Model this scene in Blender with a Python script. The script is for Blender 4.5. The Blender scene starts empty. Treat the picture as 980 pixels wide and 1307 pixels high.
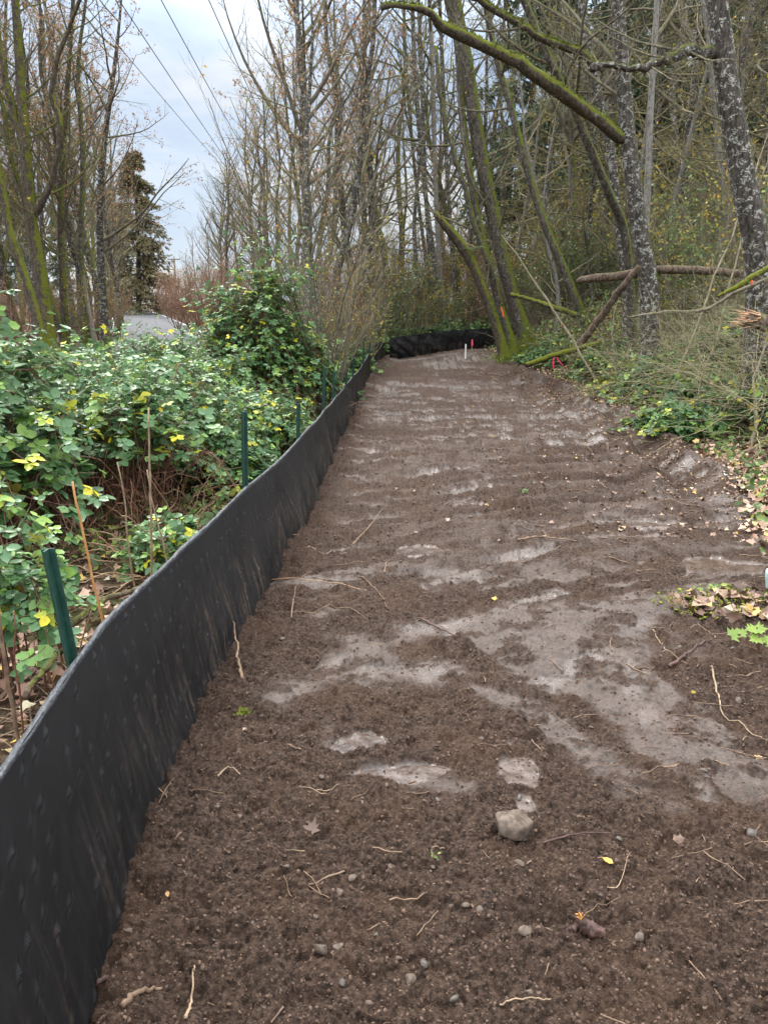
import bpy, math, random
import numpy as np
from mathutils import Vector
random.seed(5)
rng = np.random.default_rng(11)
SC = bpy.context.scene
COL = SC.collection
R_ = math.radians

# ------------------------------------------------------------------ camera
EYE = 1.6; PITCH = R_(14.15); FPX = 944.0
cam_d = bpy.data.cameras.new('camera'); cam = bpy.data.objects.new('camera', cam_d); COL.objects.link(cam)
cam.location = (0, 0, EYE); cam.rotation_euler = (R_(90) - PITCH, 0, 0)
cam_d.sensor_fit = 'VERTICAL'; cam_d.sensor_height = 36; cam_d.lens = 36 * FPX / 1307
cam_d.clip_start = 0.05; cam_d.clip_end = 2000
SC.camera = cam

# ------------------------------------------------------------------ world and sun (overcast)
SUN_EL, SUN_AZ = R_(48), R_(-25)
W = bpy.data.worlds.new('World'); SC.world = W; W.use_nodes = True
nt = W.node_tree; nt.nodes.clear()
def wn(t, **k):
    n = nt.nodes.new(t)
    for a, b in k.items(): setattr(n, a, b)
    return n
out = wn('ShaderNodeOutputWorld'); bg = wn('ShaderNodeBackground'); bg.inputs['Strength'].default_value = 0.1
sky = wn('ShaderNodeTexSky', sky_type='NISHITA', sun_disc=False, sun_elevation=SUN_EL, sun_rotation=SUN_AZ)
tc = wn('ShaderNodeTexCoord'); mp = wn('ShaderNodeMapping'); mp.inputs['Scale'].default_value = (1.0, 1.0, 3.2)
nz = wn('ShaderNodeTexNoise'); nz.inputs['Scale'].default_value = 3.0; nz.inputs['Detail'].default_value = 7; nz.inputs['Roughness'].default_value = .55; nz.inputs['Distortion'].default_value = .3
cr = wn('ShaderNodeValToRGB')
cr.color_ramp.elements[0].position = .33; cr.color_ramp.elements[0].color = (.50, .63, .86, 1)
cr.color_ramp.elements[1].position = .66; cr.color_ramp.elements[1].color = (1.0, 1.0, 1.0, 1)
m_ = cr.color_ramp.elements.new(.5); m_.color = (.70, .81, .96, 1)
sx = wn('ShaderNodeSeparateXYZ')
mr = wn('ShaderNodeMapRange'); mr.interpolation_type = 'SMOOTHSTEP'
for k, v in zip(('From Min', 'From Max', 'To Min', 'To Max'), (.26, .62, 3.75, 20.0)): mr.inputs[k].default_value = v
sc_ = wn('ShaderNodeVectorMath', operation='SCALE')
mx = wn('ShaderNodeMixRGB'); mx.inputs[0].default_value = .9
L = nt.links.new
L(tc.outputs['Generated'], mp.inputs[0]); L(mp.outputs[0], nz.inputs['Vector']); L(nz.outputs['Fac'], cr.inputs[0])
L(tc.outputs['Generated'], sx.inputs[0]); L(sx.outputs['Z'], mr.inputs['Value'])
L(cr.outputs[0], sc_.inputs[0]); L(mr.outputs[0], sc_.inputs['Scale'])
mw = wn('ShaderNodeMapRange'); mw.interpolation_type = 'SMOOTHSTEP'
for k, v in zip(('From Min', 'From Max', 'To Min', 'To Max'), (.3, .6, 0, .85)): mw.inputs[k].default_value = v
wm = wn('ShaderNodeMixRGB'); wm.inputs[2].default_value = (.93, .92, .89, 1); L(sx.outputs['Z'], mw.inputs['Value']); L(mw.outputs[0], wm.inputs[0]); L(cr.outputs[0], wm.inputs[1]); L(wm.outputs[0], sc_.inputs[0])
L(sky.outputs[0], mx.inputs[1]); L(sc_.outputs[0], mx.inputs[2]); L(mx.outputs[0], bg.inputs['Color']); L(bg.outputs[0], out.inputs[0])
sd = bpy.data.lights.new('sun', 'SUN'); sun = bpy.data.objects.new('sun', sd); COL.objects.link(sun)
sd.energy = 1.5; sd.angle = R_(14); sd.color = (1, .97, .92)
_dir = Vector((math.sin(SUN_AZ) * math.cos(SUN_EL), math.cos(SUN_AZ) * math.cos(SUN_EL), math.sin(SUN_EL)))
sun.rotation_euler = _dir.to_track_quat('Z', 'Y').to_euler(); sun.location = _dir * 60
SC.view_settings.view_transform = 'Standard'; SC.view_settings.look = 'None'
SC.view_settings.exposure = 1.27; SC.view_settings.gamma = 1
SC.cycles.max_bounces = 5; SC.cycles.diffuse_bounces = 3; SC.cycles.glossy_bounces = 2; SC.cycles.transmission_bounces = 2
SC.cycles.caustics_reflective = False; SC.cycles.caustics_refractive = False

# ------------------------------------------------------------------ helpers
cP, sP = math.cos(PITCH), math.sin(PITCH)
def P(u, v, d):
    """world point at distance d in front of the viewpoint, seen at photo position u,v"""
    a = (u - 490) / FPX; b = -(v - 653.5) / FPX
    y = cP + b * sP; z = -sP + b * cP; t = d / y
    return np.array((a * t, d, EYE + z * t))
def on_ground(u, v):
    """where the sight line of a photo position meets flat ground"""
    a = (u - 490) / FPX; b = -(v - 653.5) / FPX
    z = -sP + b * cP; y = cP + b * sP; t = -EYE / z
    return a * t, y * t
def ss(a, b, x):
    t = np.clip((np.asarray(x, float) - a) / (b - a), 0, 1); return t * t * (3 - 2 * t)
def hsh(ix, iy, s):
    h = (ix.astype(np.int64) * 374761393 + iy.astype(np.int64) * 668265263 + s * 2147483647) & 0xffffffff
    h = ((h ^ (h >> 13)) * 1274126177) & 0xffffffff
    h = ((h ^ (h >> 16)) * 2246822519) & 0xffffffff
    return ((h ^ (h >> 15)) & 0xffffff) / float(0x1000000)
def vn(x, y, s=0):
    x = np.asarray(x, float); y = np.asarray(y, float)
    ix = np.floor(x); iy = np.floor(y); fx = x - ix; fy = y - iy
    ix = ix.astype(np.int64); iy = iy.astype(np.int64)
    ux = fx * fx * fx * (fx * (fx * 6 - 15) + 10); uy = fy * fy * fy * (fy * (fy * 6 - 15) + 10)
    a = hsh(ix, iy, s); b = hsh(ix + 1, iy, s); c = hsh(ix, iy + 1, s); d = hsh(ix + 1, iy + 1, s)
    return (a + (b - a) * ux) * (1 - uy) + (c + (d - c) * ux) * uy - .5
def fbm(x, y, s=0, o=4, g=.5):
    r = 0; a = 1
    for i in range(o):
        r = r + a * vn(x, y, s + i); x, y = x * 1.6 + y * 1.2 + 7.3, y * 1.6 - x * 1.2 + 3.1; a *= g
    return r
def worley(x, y, s=0):
    ix = np.floor(x).astype(np.int64); iy = np.floor(y).astype(np.int64)
    best = np.full(np.shape(x), 9.0); rnd = np.zeros(np.shape(x))
    for i in (-1, 0, 1):
        for j in (-1, 0, 1):
            cx, cy = ix + i, iy + j
            px = cx + hsh(cx, cy, s); py = cy + hsh(cx, cy, s + 1)
            d = np.hypot(x - px, y - py); m = d < best
            best = np.where(m, d, best); rnd = np.where(m, hsh(cx, cy, s + 2), rnd)
    return best, rnd

def link_mesh(name, v, faces, mat, parent=None, tint=None, smooth=True, attrs=None):
    """v (N,3); faces: list of (M,k) index arrays; one mesh object"""
    me = bpy.data.meshes.new(name)
    v = np.ascontiguousarray(v, dtype=np.float32)
    faces = [np.asarray(f, dtype=np.int32) for f in faces if len(f)]
    me.vertices.add(len(v)); me.vertices.foreach_set('co', v.ravel())
    nl = sum(f.size for f in faces); npoly = sum(len(f) for f in faces)
    me.loops.add(nl); me.polygons.add(npoly)
    me.loops.foreach_set('vertex_index', np.concatenate([f.ravel() for f in faces]))
    tot = np.concatenate([np.full(len(f), f.shape[1], np.int32) for f in faces])
    st = np.concatenate([[0], np.cumsum(tot)[:-1]]).astype(np.int32)
    me.polygons.foreach_set('loop_start', st)
    try: me.polygons.foreach_set('loop_total', tot)
    except Exception: pass
    me.polygons.foreach_set('use_smooth', np.full(npoly, smooth, bool))
    me.update(calc_edges=True)
    at = dict(attrs or {})
    if tint is not None: at['tint'] = tint
    for k, a in at.items():
        q = me.attributes.new(k, 'FLOAT', 'POINT'); q.data.foreach_set('value', np.asarray(a, np.float32))
    me.materials.append(mat)
    o = bpy.data.objects.new(name, me); COL.objects.link(o)
    if parent is not None: o.parent = parent
    return o
def tag(o, label=None, cat=None, group=None, kind=None):
    if label: o['label'] = label
    if cat: o['category'] = cat
    if group: o['group'] = group
    if kind: o['kind'] = kind
    return o
def thing(name, label, cat, loc=(0, 0, 0), group=None):
    o = bpy.data.objects.new(name, None); COL.objects.link(o); o.location = loc; o.empty_display_size = .2
    return tag(o, label, cat, group)
def copy_thing(r, loc, rz=0, s=1.0, label=None, group=None, tilt=(0, 0)):
    c = r.copy(); COL.objects.link(c); c.location = loc; c.rotation_euler = (tilt[0], tilt[1], rz)
    c.scale = (s, s, s) if not hasattr(s, '__len__') else s
    if label: c['label'] = label
    if group: c['group'] = group
    for ch in list(r.children):
        k = ch.copy(); COL.objects.link(k); k.parent = c
        for g in list(ch.children):
            m = g.copy(); COL.objects.link(m); m.parent = k
    return c
def nrm(a): return a / np.maximum(np.linalg.norm(a, axis=-1, keepdims=True), 1e-9)
def tubes(Pn, Rn, k=6, caps=False, rough=0, seed=0):
    """Pn (N,n,3), Rn (N,n) -> verts, quads"""
    Pn = np.asarray(Pn, float); Rn = np.asarray(Rn, float); N, n, _ = Pn.shape
    T = np.empty_like(Pn); T[:, 1:-1] = Pn[:, 2:] - Pn[:, :-2]; T[:, 0] = Pn[:, 1] - Pn[:, 0]; T[:, -1] = Pn[:, -1] - Pn[:, -2]
    T = nrm(T); mean = nrm(Pn[:, -1] - Pn[:, 0])
    ref = np.where(np.abs(mean[:, 2:3]) > .7, np.array([[1., 0.1, 0]]), np.array([[0.05, 0.05, 1.]]))
    ref = nrm(ref)[:, None, :] * np.ones((1, n, 1))
    U = nrm(np.cross(T, ref)); V = np.cross(T, U)
    a = np.arange(k) * 2 * math.pi / k
    rr = Rn[:, :, None] * np.ones(k)
    if rough:
        rg = np.random.default_rng(seed); rr = rr * (1 + rough * rg.uniform(-1, 1, rr.shape))
    v = Pn[:, :, None, :] + rr[..., None] * (np.cos(a)[None, None, :, None] * U[:, :, None, :] + np.sin(a)[None, None, :, None] * V[:, :, None, :])
    idx = np.arange(N * n * k).reshape(N, n, k)
    q = np.stack([idx[:, :-1, :], np.roll(idx[:, :-1, :], -1, 2), np.roll(idx[:, 1:, :], -1, 2), idx[:, 1:, :]], -1).reshape(-1, 4)
    v = v.reshape(-1, 3)
    if not caps: return v, [q]
    c0 = len(v) + np.arange(N); c1 = c0 + N
    v = np.concatenate([v, Pn[:, 0], Pn[:, -1]])
    t0 = np.stack([np.roll(idx[:, 0, :], -1, 1), idx[:, 0, :], np.repeat(c0[:, None], k, 1)], -1).reshape(-1, 3)
    t1 = np.stack([idx[:, -1, :], np.roll(idx[:, -1, :], -1, 1), np.repeat(c1[:, None], k, 1)], -1).reshape(-1, 3)
    return v, [q, np.concatenate([t0, t1])]
def merge(parts):
    V = []; Q = {}; o = 0
    for v, fs in parts:
        V.append(v)
        for f in fs:
            f = np.asarray(f)
            if len(f): Q.setdefault(f.shape[1], []).append(f + o)
        o += len(v)
    return np.concatenate(V), [np.concatenate(q) for q in Q.values()]
def resample(pts, n):
    pts = np.asarray(pts, float); m = len(pts)
    seg = np.concatenate([[0], np.cumsum(np.linalg.norm(np.diff(pts[:, :3], axis=0), axis=1))]); s = np.linspace(0, seg[-1], n)
    # Catmull-Rom over the control points
    idx = np.clip(np.searchsorted(seg, s, 'right') - 1, 0, m - 2); f = ((s - seg[idx]) / (seg[idx + 1] - seg[idx]))[:, None]
    p0 = pts[np.maximum(idx - 1, 0)]; p1 = pts[idx]; p2 = pts[idx + 1]; p3 = pts[np.minimum(idx + 2, m - 1)]
    return .5 * (2 * p1 + (p2 - p0) * f + (2 * p0 - 5 * p1 + 4 * p2 - p3) * f ** 2 + (3 * p1 - p0 - 3 * p2 + p3) * f ** 3)
def grow(PP, PR, m, t0, t1, lenf, ang, up=.3, n=7, rr=.018, wob=.25, minr=.002, droop=0, seed=1, absL=None):
    """children of every parent polyline, vectorised"""
    g = np.random.default_rng(seed); N, pn, _ = PP.shape
    L0 = np.linalg.norm(np.diff(PP, axis=1), axis=2).sum(1)
    t = (np.arange(m)[None, :] + g.uniform(0, 1, (N, m))) / m; tt = t0 + (t1 - t0) * t
    f = tt * (pn - 1); i = np.clip(f.astype(int), 0, pn - 2); fr = (f - i)[..., None]; r = np.arange(N)[:, None]
    pos = PP[r, i] * (1 - fr) + PP[r, i + 1] * fr; T = nrm(PP[r, i + 1] - PP[r, i])
    rad = PR[r, i] * (1 - fr[..., 0]) + PR[r, i + 1] * fr[..., 0]
    q = g.normal(size=pos.shape); q = nrm(q - (q * T).sum(-1, keepdims=True) * T)
    A = np.radians(g.uniform(ang[0], ang[1], (N, m)))[..., None]
    D = np.cos(A) * T + np.sin(A) * q
    Ln = (L0[:, None] if absL is None else absL) * lenf * (1 - .6 * t) * g.uniform(.6, 1.15, (N, m))
    pos = pos.reshape(-1, 3); D = D.reshape(-1, 3); Ln = Ln.ravel(); rad = rad.ravel(); K = len(pos)
    pts = np.empty((K, n, 3)); pts[:, 0] = pos; st = (Ln / (n - 1))[:, None]; c = D.copy()
    for j in range(1, n):
        c = c + g.normal(size=c.shape) * wob / n * 2; c[:, 2] += (up - droop * j / n) / n * 2; c = nrm(c)
        pts[:, j] = pts[:, j - 1] + c * st
    s = np.linspace(0, 1, n)
    r0 = np.minimum(rad * .7, Ln * rr + minr)
    Rn = r0[:, None] * (1 - .85 * s[None, :]) ** .9; Rn = np.maximum(Rn, minr * .8)
    return pts, Rn
def frames(N_, g, yaw=None):
    n = nrm(N_); q = g.normal(size=n.shape) if yaw is None else yaw
    x = nrm(q - (q * n).sum(-1, keepdims=True) * n); return x, np.cross(n, x), n
def stamp(tv, tf, pos, X, Y, Z, s, tint=None):
    """stamp a template at many frames"""
    s = np.asarray(s, float)
    if s.ndim == 1: s = np.repeat(s[:, None], 3, 1)
    tv = np.asarray(tv, float)
    v = pos[:, None, :] + tv[None, :, 0:1] * (s[:, None, 0:1] * X[:, None, :]) + tv[None, :, 1:2] * (s[:, None, 1:2] * Y[:, None, :]) + tv[None, :, 2:3] * (s[:, None, 2:3] * Z[:, None, :])
    n = len(tv); K = len(pos); off = (np.arange(K) * n)[:, None, None]
    fs = [(np.asarray(f)[None] + off).reshape(-1, np.asarray(f).shape[1]) for f in tf]
    tn = None if tint is None else np.repeat(tint, n)
    return v.reshape(-1, 3), fs, tn
# leaf templates: length along x (0..1), fold about the midrib
LEAF8 = (np.array([(0, 0, 0), (.33, 0, -.05), (.68, 0, -.05), (1, 0, .02), (.25, .30, .06), (.66, .27, .05), (.25, -.30, .06), (.66, -.27, .05)]),
         [np.array([(0, 1, 4), (2, 3, 5), (0, 6, 1), (2, 7, 3)]), np.array([(1, 2, 5, 4), (1, 6, 7, 2)])])
LEAF4 = (np.array([(0, 0, 0), (.5, .28, .06), (1, 0, 0), (.5, -.28, .06)]), [np.array([(0, 2, 1), (0, 3, 2)])])
# a lobed, curled dead leaf (maple like)
_a = []
for i, (r, t) in enumerate([(0.25, 180), (.62, 138), (.52, 110), (.86, 72), (.66, 40), (1.0, 4), (.62, -44), (.78, -70), (.55, -115), (.66, -140)]):
    _a.append((r * math.cos(R_(t)) * .5, r * math.sin(R_(t)) * .5, .16 * r * r * (1.5, .2, .8, 1.6, .1, -.6, .9, 1.7, .3, 1.0)[i]))
LOBED = (np.array([(0, 0, 0)] + _a), [np.array([(0, i + 1, (i + 1) % 10 + 1) for i in range(10)])])
_b = [(r_ * math.cos(R_(t)) * .5, r_ * math.sin(R_(t)) * .5, .10 * r_ * r_ * (1.2 if i % 2 else .2)) for i, (r_, t) in enumerate([(0.1, 180), (.6, 150), (.42, 128), (.85, 88), (.45, 62), (.75, 45), (.5, 25), (1.05, 0), (.5, -25), (.75, -45), (.45, -62), (.85, -88), (.42, -128), (.6, -150)])]
MAPLE = (np.array([(-.0, 0, 0)] + _b), [np.array([(0, i + 1, (i + 1) % 14 + 1) for i in range(14)])])
def ico(sub=1):
    import bmesh
    bm = bmesh.new(); bmesh.ops.create_icosphere(bm, subdivisions=sub, radius=1)
    v = np.array([x.co[:] for x in bm.verts]); f = np.array([[q.index for q in p.verts] for p in bm.faces]); bm.free(); return v, [f]
ICO1, ICO2, ICO3 = ico(1), ico(2), ico(4)

# ------------------------------------------------------------------ materials
def M(name): 
    m = bpy.data.materials.new(name); m.use_nodes = True; t = m.node_tree; b = t.nodes['Principled BSDF']; return m, t, b
class NB:
    def __init__(s, t): s.t = t
    def __call__(s, ty, ins=None, **k):
        n = s.t.nodes.new(ty)
        for a, b in k.items(): setattr(n, a, b)
        for a, b in (ins or {}).items():
            if hasattr(b, 'node'): s.t.links.new(b, n.inputs[a])
            else: n.inputs[a].default_value = b
        return n
    def noise(s, vec, scale, det=4, rough=.55, dist=0): return s('ShaderNodeTexNoise', {'Vector': vec, 'Scale': scale, 'Detail': det, 'Roughness': rough, 'Distortion': dist}).outputs['Fac']
    def mapr(s, val, a, b, c=0, d=1): return s('ShaderNodeMapRange', {'Value': val, 'From Min': a, 'From Max': b, 'To Min': c, 'To Max': d}, interpolation_type='SMOOTHSTEP').outputs[0]
    def mix(s, f, a, b): 
        n = s('ShaderNodeMixRGB'); 
        for i, x in enumerate((f, a, b)):
            if hasattr(x, 'node'): s.t.links.new(x, n.inputs[i])
            else: n.inputs[i].default_value = x if i == 0 else (*x, 1) if len(x) == 3 else x
        return n.outputs[0]
    def math(s, op, a, b=0): 
        n = s('ShaderNodeMath', operation=op)
        for i, x in enumerate((a, b)):
            if hasattr(x, 'node'): s.t.links.new(x, n.inputs[i])
            else: n.inputs[i].default_value = x
        return n.outputs[0]
    def ramp(s, f, stops):
        n = s('ShaderNodeValToRGB', {'Fac': f}); e = n.color_ramp.elements
        while len(e) < len(stops): e.new(.5)
        for q, (p, c) in zip(e, stops): q.position = p; q.color = (*c, 1)
        return n.outputs[0]
    def bump(s, h, st, dist=.01, nrm=None):
        i = {'Height': h, 'Strength': st, 'Distance': dist}
        if nrm: i['Normal'] = nrm
        return s('ShaderNodeBump', i).outputs[0]
    def coords(s, sc=(1, 1, 1)):
        c = s('ShaderNodeTexCoord').outputs['Object']
        return s('ShaderNodeMapping', {'Vector': c, 'Scale': sc}).outputs[0]
def setp(t, b, **k):
    nm = {'col': 'Base Color', 'rough': 'Roughness', 'nor': 'Normal', 'spec': 'Specular IOR Level', 'met': 'Metallic'}
    for a, x in k.items():
        i = b.inputs[nm[a]]
        if hasattr(x, 'node'): t.links.new(x, i)
        else: i.default_value = (*x, 1) if a == 'col' else x

def bark(name, dark, light, lich=.5, T=1.15, mossc=(.075, .085, .012), sc=1.0, lichc=(.30, .30, .27), foot=.62):
    m, t, b = M(name); n = NB(t)
    c = n.coords((sc, sc, sc * .35)); ch = n.coords((sc, sc, sc * 1.3))
    f = n.noise(c, 22, 6, .65, .4); col = n.mix(n.mapr(f, .35, .65), dark, light)
    l = n.mapr(n.noise(ch, 9, 7, .68, .6), .63 - lich * .14, .70 - lich * .14); l2 = n.mapr(n.noise(ch, 45, 4), .42, .56)
    col = n.mix(n.math('MULTIPLY', l, l2), col, lichc)
    g = n('ShaderNodeNewGeometry'); sp = n('ShaderNodeSeparateXYZ', {0: g.outputs['Normal']})
    up = n.math('ADD', n.math('MULTIPLY', sp.outputs['Z'], 1.0), n.math('MULTIPLY', sp.outputs['X'], .42))
    mm = n.math('ADD', up, n.math('MULTIPLY', n.noise(ch, 5, 5, .6), 1.6))
    hz = n('ShaderNodeSeparateXYZ', {0: n('ShaderNodeTexCoord').outputs['Object']}).outputs['Z']
    mm = n.math('ADD', mm, n.mapr(hz, 0, 1.3, foot, 0))
    mf = n.mapr(mm, T, T + .32, 0, .95)
    mc = n.mix(n.mapr(n.noise(ch, 60, 3), .3, .7), tuple(x * .45 for x in mossc), tuple(x * 1.5 for x in mossc))
    col = n.mix(mf, col, mc)
    h = n.math('ADD', f, n.math('MULTIPLY', n.noise(ch, 90, 3), .6))
    setp(t, b, col=col, rough=.85, nor=n.bump(h, .9, .02)); b.inputs['Specular IOR Level'].default_value = .25
    return m
def leafmat(name, stops, trans=.25, rough=.5, spec=.5, vein=True):
    m, t, b = M(name); n = NB(t)
    a = n('ShaderNodeAttribute', attribute_name='tint').outputs['Fac']
    col = n.ramp(a, stops)
    g = n('ShaderNodeNewGeometry')
    # undersides of leaves are paler
    col = n.mix(n.math('MULTIPLY', g.outputs['Backfacing'], .35), col, (.22, .27, .2)) if trans else col
    col = n.mix(n.mapr(n.noise(n.coords(), 40, 3), .45, .75, 0, .3), col, tuple(.5 * x for x in stops[0][1]))
    setp(t, b, col=col, rough=rough, spec=spec)
    if trans:
        tr = n('ShaderNodeBsdfTranslucent', {'Color': col}); mxs = n('ShaderNodeMixShader', {0: trans, 1: b.outputs[0], 2: tr.outputs[0]})
        o = [q for q in t.nodes if q.type == 'OUTPUT_MATERIAL'][0]; t.links.new(mxs.outputs[0], o.inputs[0])
    return m
def plain(name, c1, c2=None, rough=.6, sc=12, bump=.3, spec=.5, met=0, stretch=(1, 1, 1)):
    m, t, b = M(name); n = NB(t); c2 = c2 or tuple(x * 1.5 for x in c1)
    f = n.noise(n.coords(stretch), sc, 6, .6, .2)
    setp(t, b, col=n.mix(n.mapr(f, .32, .68), c1, c2), rough=rough, nor=n.bump(f, bump, .01), spec=spec, met=met)
    return m

BARK = {
 'alder': bark('alder_bark', (.028, .024, .021), (.105, .09, .078), .85, 1.2, lichc=(.46, .46, .42)),
 'alder_mossy': bark('mossy_alder_bark', (.036, .03, .025), (.14, .12, .095), .55, .88, (.12, .145, .012)),
 'mossy_limb': bark('mossy_limb_bark', (.036, .028, .02), (.12, .095, .07), .2, .90, (.13, .145, .012)),
 'pale': bark('pale_alder_bark', (.12, .11, .10), (.30, .28, .26), .9, 1.4),
 'twig': bark('twig_bark', (.115, .100, .075), (.27, .235, .18), .3, 1.18, (.15, .16, .04), foot=0),
 'twig_pale': bark('pale_twig_bark', (.26, .215, .145), (.48, .41, .29), .2, 1.3, (.15, .17, .05), foot=0),
 'twig_red': bark('reddish_twig_bark', (.15, .085, .06), (.30, .18, .125), .1, 1.6, foot=0),
 'twig_dark': bark('dark_twig_bark', (.09, .075, .055), (.21, .175, .13), .35, 1.2, (.09, .10, .02), foot=0),
 'twig_mossy': bark('mossy_twig_bark', (.07, .058, .04), (.17, .145, .10), .3, .80, (.11, .125, .015), foot=0),
 'conifer': bark('conifer_bark', (.04, .028, .02), (.11, .08, .06), .3, 1.3),
}
MAT = {}
MAT['bramble'] = leafmat('bramble_leaf', [(0, (.035, .085, .025)), (.25, (.055, .14, .035)), (.55, (.10, .21, .095)), (.72, (.19, .34, .07)), (.86, (.24, .38, .07)), (.93, (.36, .42, .03)), (1, (.66, .54, .02))], .25, .42, .4)
MAT['herb'] = leafmat('herb_leaf', [(0, (.05, .10, .02)), (.6, (.12, .21, .05)), (1, (.30, .36, .06))], .3, .5)
MAT['yellow'] = leafmat('autumn_leaf', [(0, (.20, .20, .03)), (.5, (.45, .36, .03)), (1, (.55, .30, .03))], .35, .55)
MAT['rust'] = leafmat('rust_leaf', [(0, (.22, .09, .05)), (.5, (.42, .19, .10)), (1, (.50, .30, .12))], .3, .6)
MAT['litter'] = leafmat('dead_leaf', [(0, (.08, .045, .03)), (.45, (.22, .13, .09)), (.8, (.38, .26, .18)), (.93, (.48, .30, .05)), (1, (.45, .42, .32))], 0, .55)
MAT['litter_pale'] = leafmat('pale_dead_leaf', [(0, (.12, .07, .045)), (.45, (.34, .20, .14)), (.8, (.52, .36, .26)), (.93, (.58, .40, .08)), (1, (.5, .47, .36))], 0, .55)
MAT['needle'] = leafmat('needle_spray', [(0, (.03, .06, .03)), (.6, (.06, .12, .055)), (1, (.12, .17, .075))], .2, .5)
MAT['needle_brown'] = leafmat('browned_needle_spray', [(0, (.11, .12, .05)), (.5, (.22, .19, .09)), (1, (.33, .22, .12))], .15, .5)
MAT['fern'] = leafmat('fern_frond', [(0, (.08, .13, .03)), (1, (.24, .32, .10))], .3, .5)
MAT['moss'] = leafmat('moss_tuft', [(0, (.05, .065, .008)), (.6, (.15, .18, .015)), (1, (.27, .31, .02))], .2, .7, .2)
MAT['cane'] = plain('cane_bark', (.10, .035, .025), (.22, .11, .06), .55, 20)
MAT['cane_dry'] = plain('dry_cane_bark', (.20, .10, .06), (.36, .24, .14), .65, 20)
MAT['stick'] = plain('stick_bark', (.10, .06, .04), (.24, .16, .10), .7, 25, .5)
MAT['stick_pale'] = plain('pale_stick', (.19, .13, .08), (.34, .25, .165), .7, 25, .5)
MAT['root'] = plain('root_bark', (.035, .016, .013), (.10, .05, .04), .65, 25, .6)
MAT['wood'] = plain('fresh_split_wood', (.45, .24, .13), (.62, .42, .27), .7, 30, .6, stretch=(.3, 1, 1))
MAT['log'] = bark('log_bark', (.06, .042, .032), (.20, .145, .105), .2, 1.55, foot=0)
MAT['stone'] = plain('stone', (.05, .034, .025), (.16, .12, .092), .7, 26, .8)
MAT['stone_grey'] = plain('grey_stone', (.035, .028, .023), (.14, .12, .10), .6, 30, .5)
MAT['green_post'] = plain('green_post_paint', (.012, .045, .035), (.02, .07, .052), .4, 30, .25)
MAT['steel_end'] = plain('bare_steel', (.30, .30, .30), None, .5, 30)
MAT['white_paint'] = plain('white_paint', (.70, .70, .70), (.8, .8, .8), .5)
MAT['pink'] = plain('pink_flagging', (.80, .06, .14), (.9, .10, .20), .4)
MAT['orange'] = plain('orange_flagging', (.85, .15, .03), None, .4)
MAT['teal'] = plain('pale_teal_plastic', (.45, .62, .58), (.55, .72, .68), .35, 8, .05)
MAT['cable'] = plain('cable_sheath', (.03, .03, .032), None, .6)
MAT['pole'] = plain('weathered_pole_wood', (.16, .13, .10), (.32, .27, .21), .8, 14, .5, stretch=(1, 1, .1))
MAT['rust_steel'] = plain('rusty_steel', (.12, .05, .035), (.25, .12, .08), .7, 20)
MAT['asphalt'] = plain('asphalt', (.085, .087, .095), (.12, .122, .13), .85, 60, .3, .2)
MAT['line'] = plain('road_paint', (.55, .55, .54), (.75, .75, .74), .5, 30)

# soil
def soil_mat():
    m, t, b = M('wet_brown_soil'); n = NB(t); c = n.coords()
    wet = n('ShaderNodeAttribute', attribute_name='wet').outputs['Fac']
    pud = n('ShaderNodeAttribute', attribute_name='puddle').outputs['Fac']
    f = n.noise(c, 2.2, 5, .6); g = n.noise(c, 55, 7, .7); h = n.noise(c, 260, 4, .65)
    col = n.mix(n.mapr(g, .32, .68), (.013, .0074, .0052), (.104, .066, .048))
    col = n.mix(n.mapr(f, .45, .65, 0, .4), col, (.095, .054, .033))
    col = n.mix(n.mapr(h, .60, .70, 0, .7), col, (.20, .145, .11))
    mud_sheen_col = n.mix(n.mapr(n.noise(c, 9, 7, .75), .36, .62), (.052, .039, .033), (.150, .123, .112))  # paler grey smear colour stands in for sky reflected by the wet mud
    vo = n('ShaderNodeTexVoronoi', {'Vector': c, 'Scale': 120}).outputs['Color']; vr = n('ShaderNodeSeparateXYZ', {0: vo}).outputs['X']
    col = n.mix(n.mapr(vr, .75, .95, 0, .45), col, (.018, .011, .008)); col = n.mix(n.mapr(vr, .2, .05, 0, .5), col, (.15, .10, .072))
    col = n.mix(n.math('MULTIPLY', wet, .75), col, mud_sheen_col)
    rough = n.mapr(wet, .1, .9, .75, .20)
    rough = n.math('ADD', rough, n.mapr(h, .3, .7, -.08, .12))
    rough = n.math('MULTIPLY', rough, n.mapr(pud, 0, 1, 1, .25))
    hh = n.math('ADD', n.math('MULTIPLY', g, 1.0), n.math('MULTIPLY', h, .45))
    st = n.math('MULTIPLY', n.mapr(wet, 0, 1, 1.0, .40), n.mapr(pud, 0, 1, 1, .08))
    setp(t, b, col=col, rough=rough, nor=n.bump(hh, st, .022), spec=n.mapr(wet, .1, .9, .18, .65))
    return m
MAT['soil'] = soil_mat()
MAT['clod'] = plain('soil_clod', (.030, .0175, .012), (.15, .095, .066), .75, 40, .8, .4)
def floor_mat():
    m, t, b = M('forest_floor'); n = NB(t); c = n.coords()
    f = n.noise(c, .6, 5, .6); g = n.noise(c, 14, 7, .7); h = n.noise(c, 70, 4)
    col = n.mix(n.mapr(g, .35, .65), (.05, .035, .022), (.17, .11, .07))
    col = n.mix(n.mapr(f, .5, .62, 0, .6), col, (.07, .10, .025))
    col = n.mix(n.mapr(h, .62, .7, 0, .6), col, (.30, .2, .12))
    setp(t, b, col=col, rough=.9, nor=n.bump(n.math('ADD', g, h), 1, .04), spec=.2); return m
MAT['floor'] = floor_mat()
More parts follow.
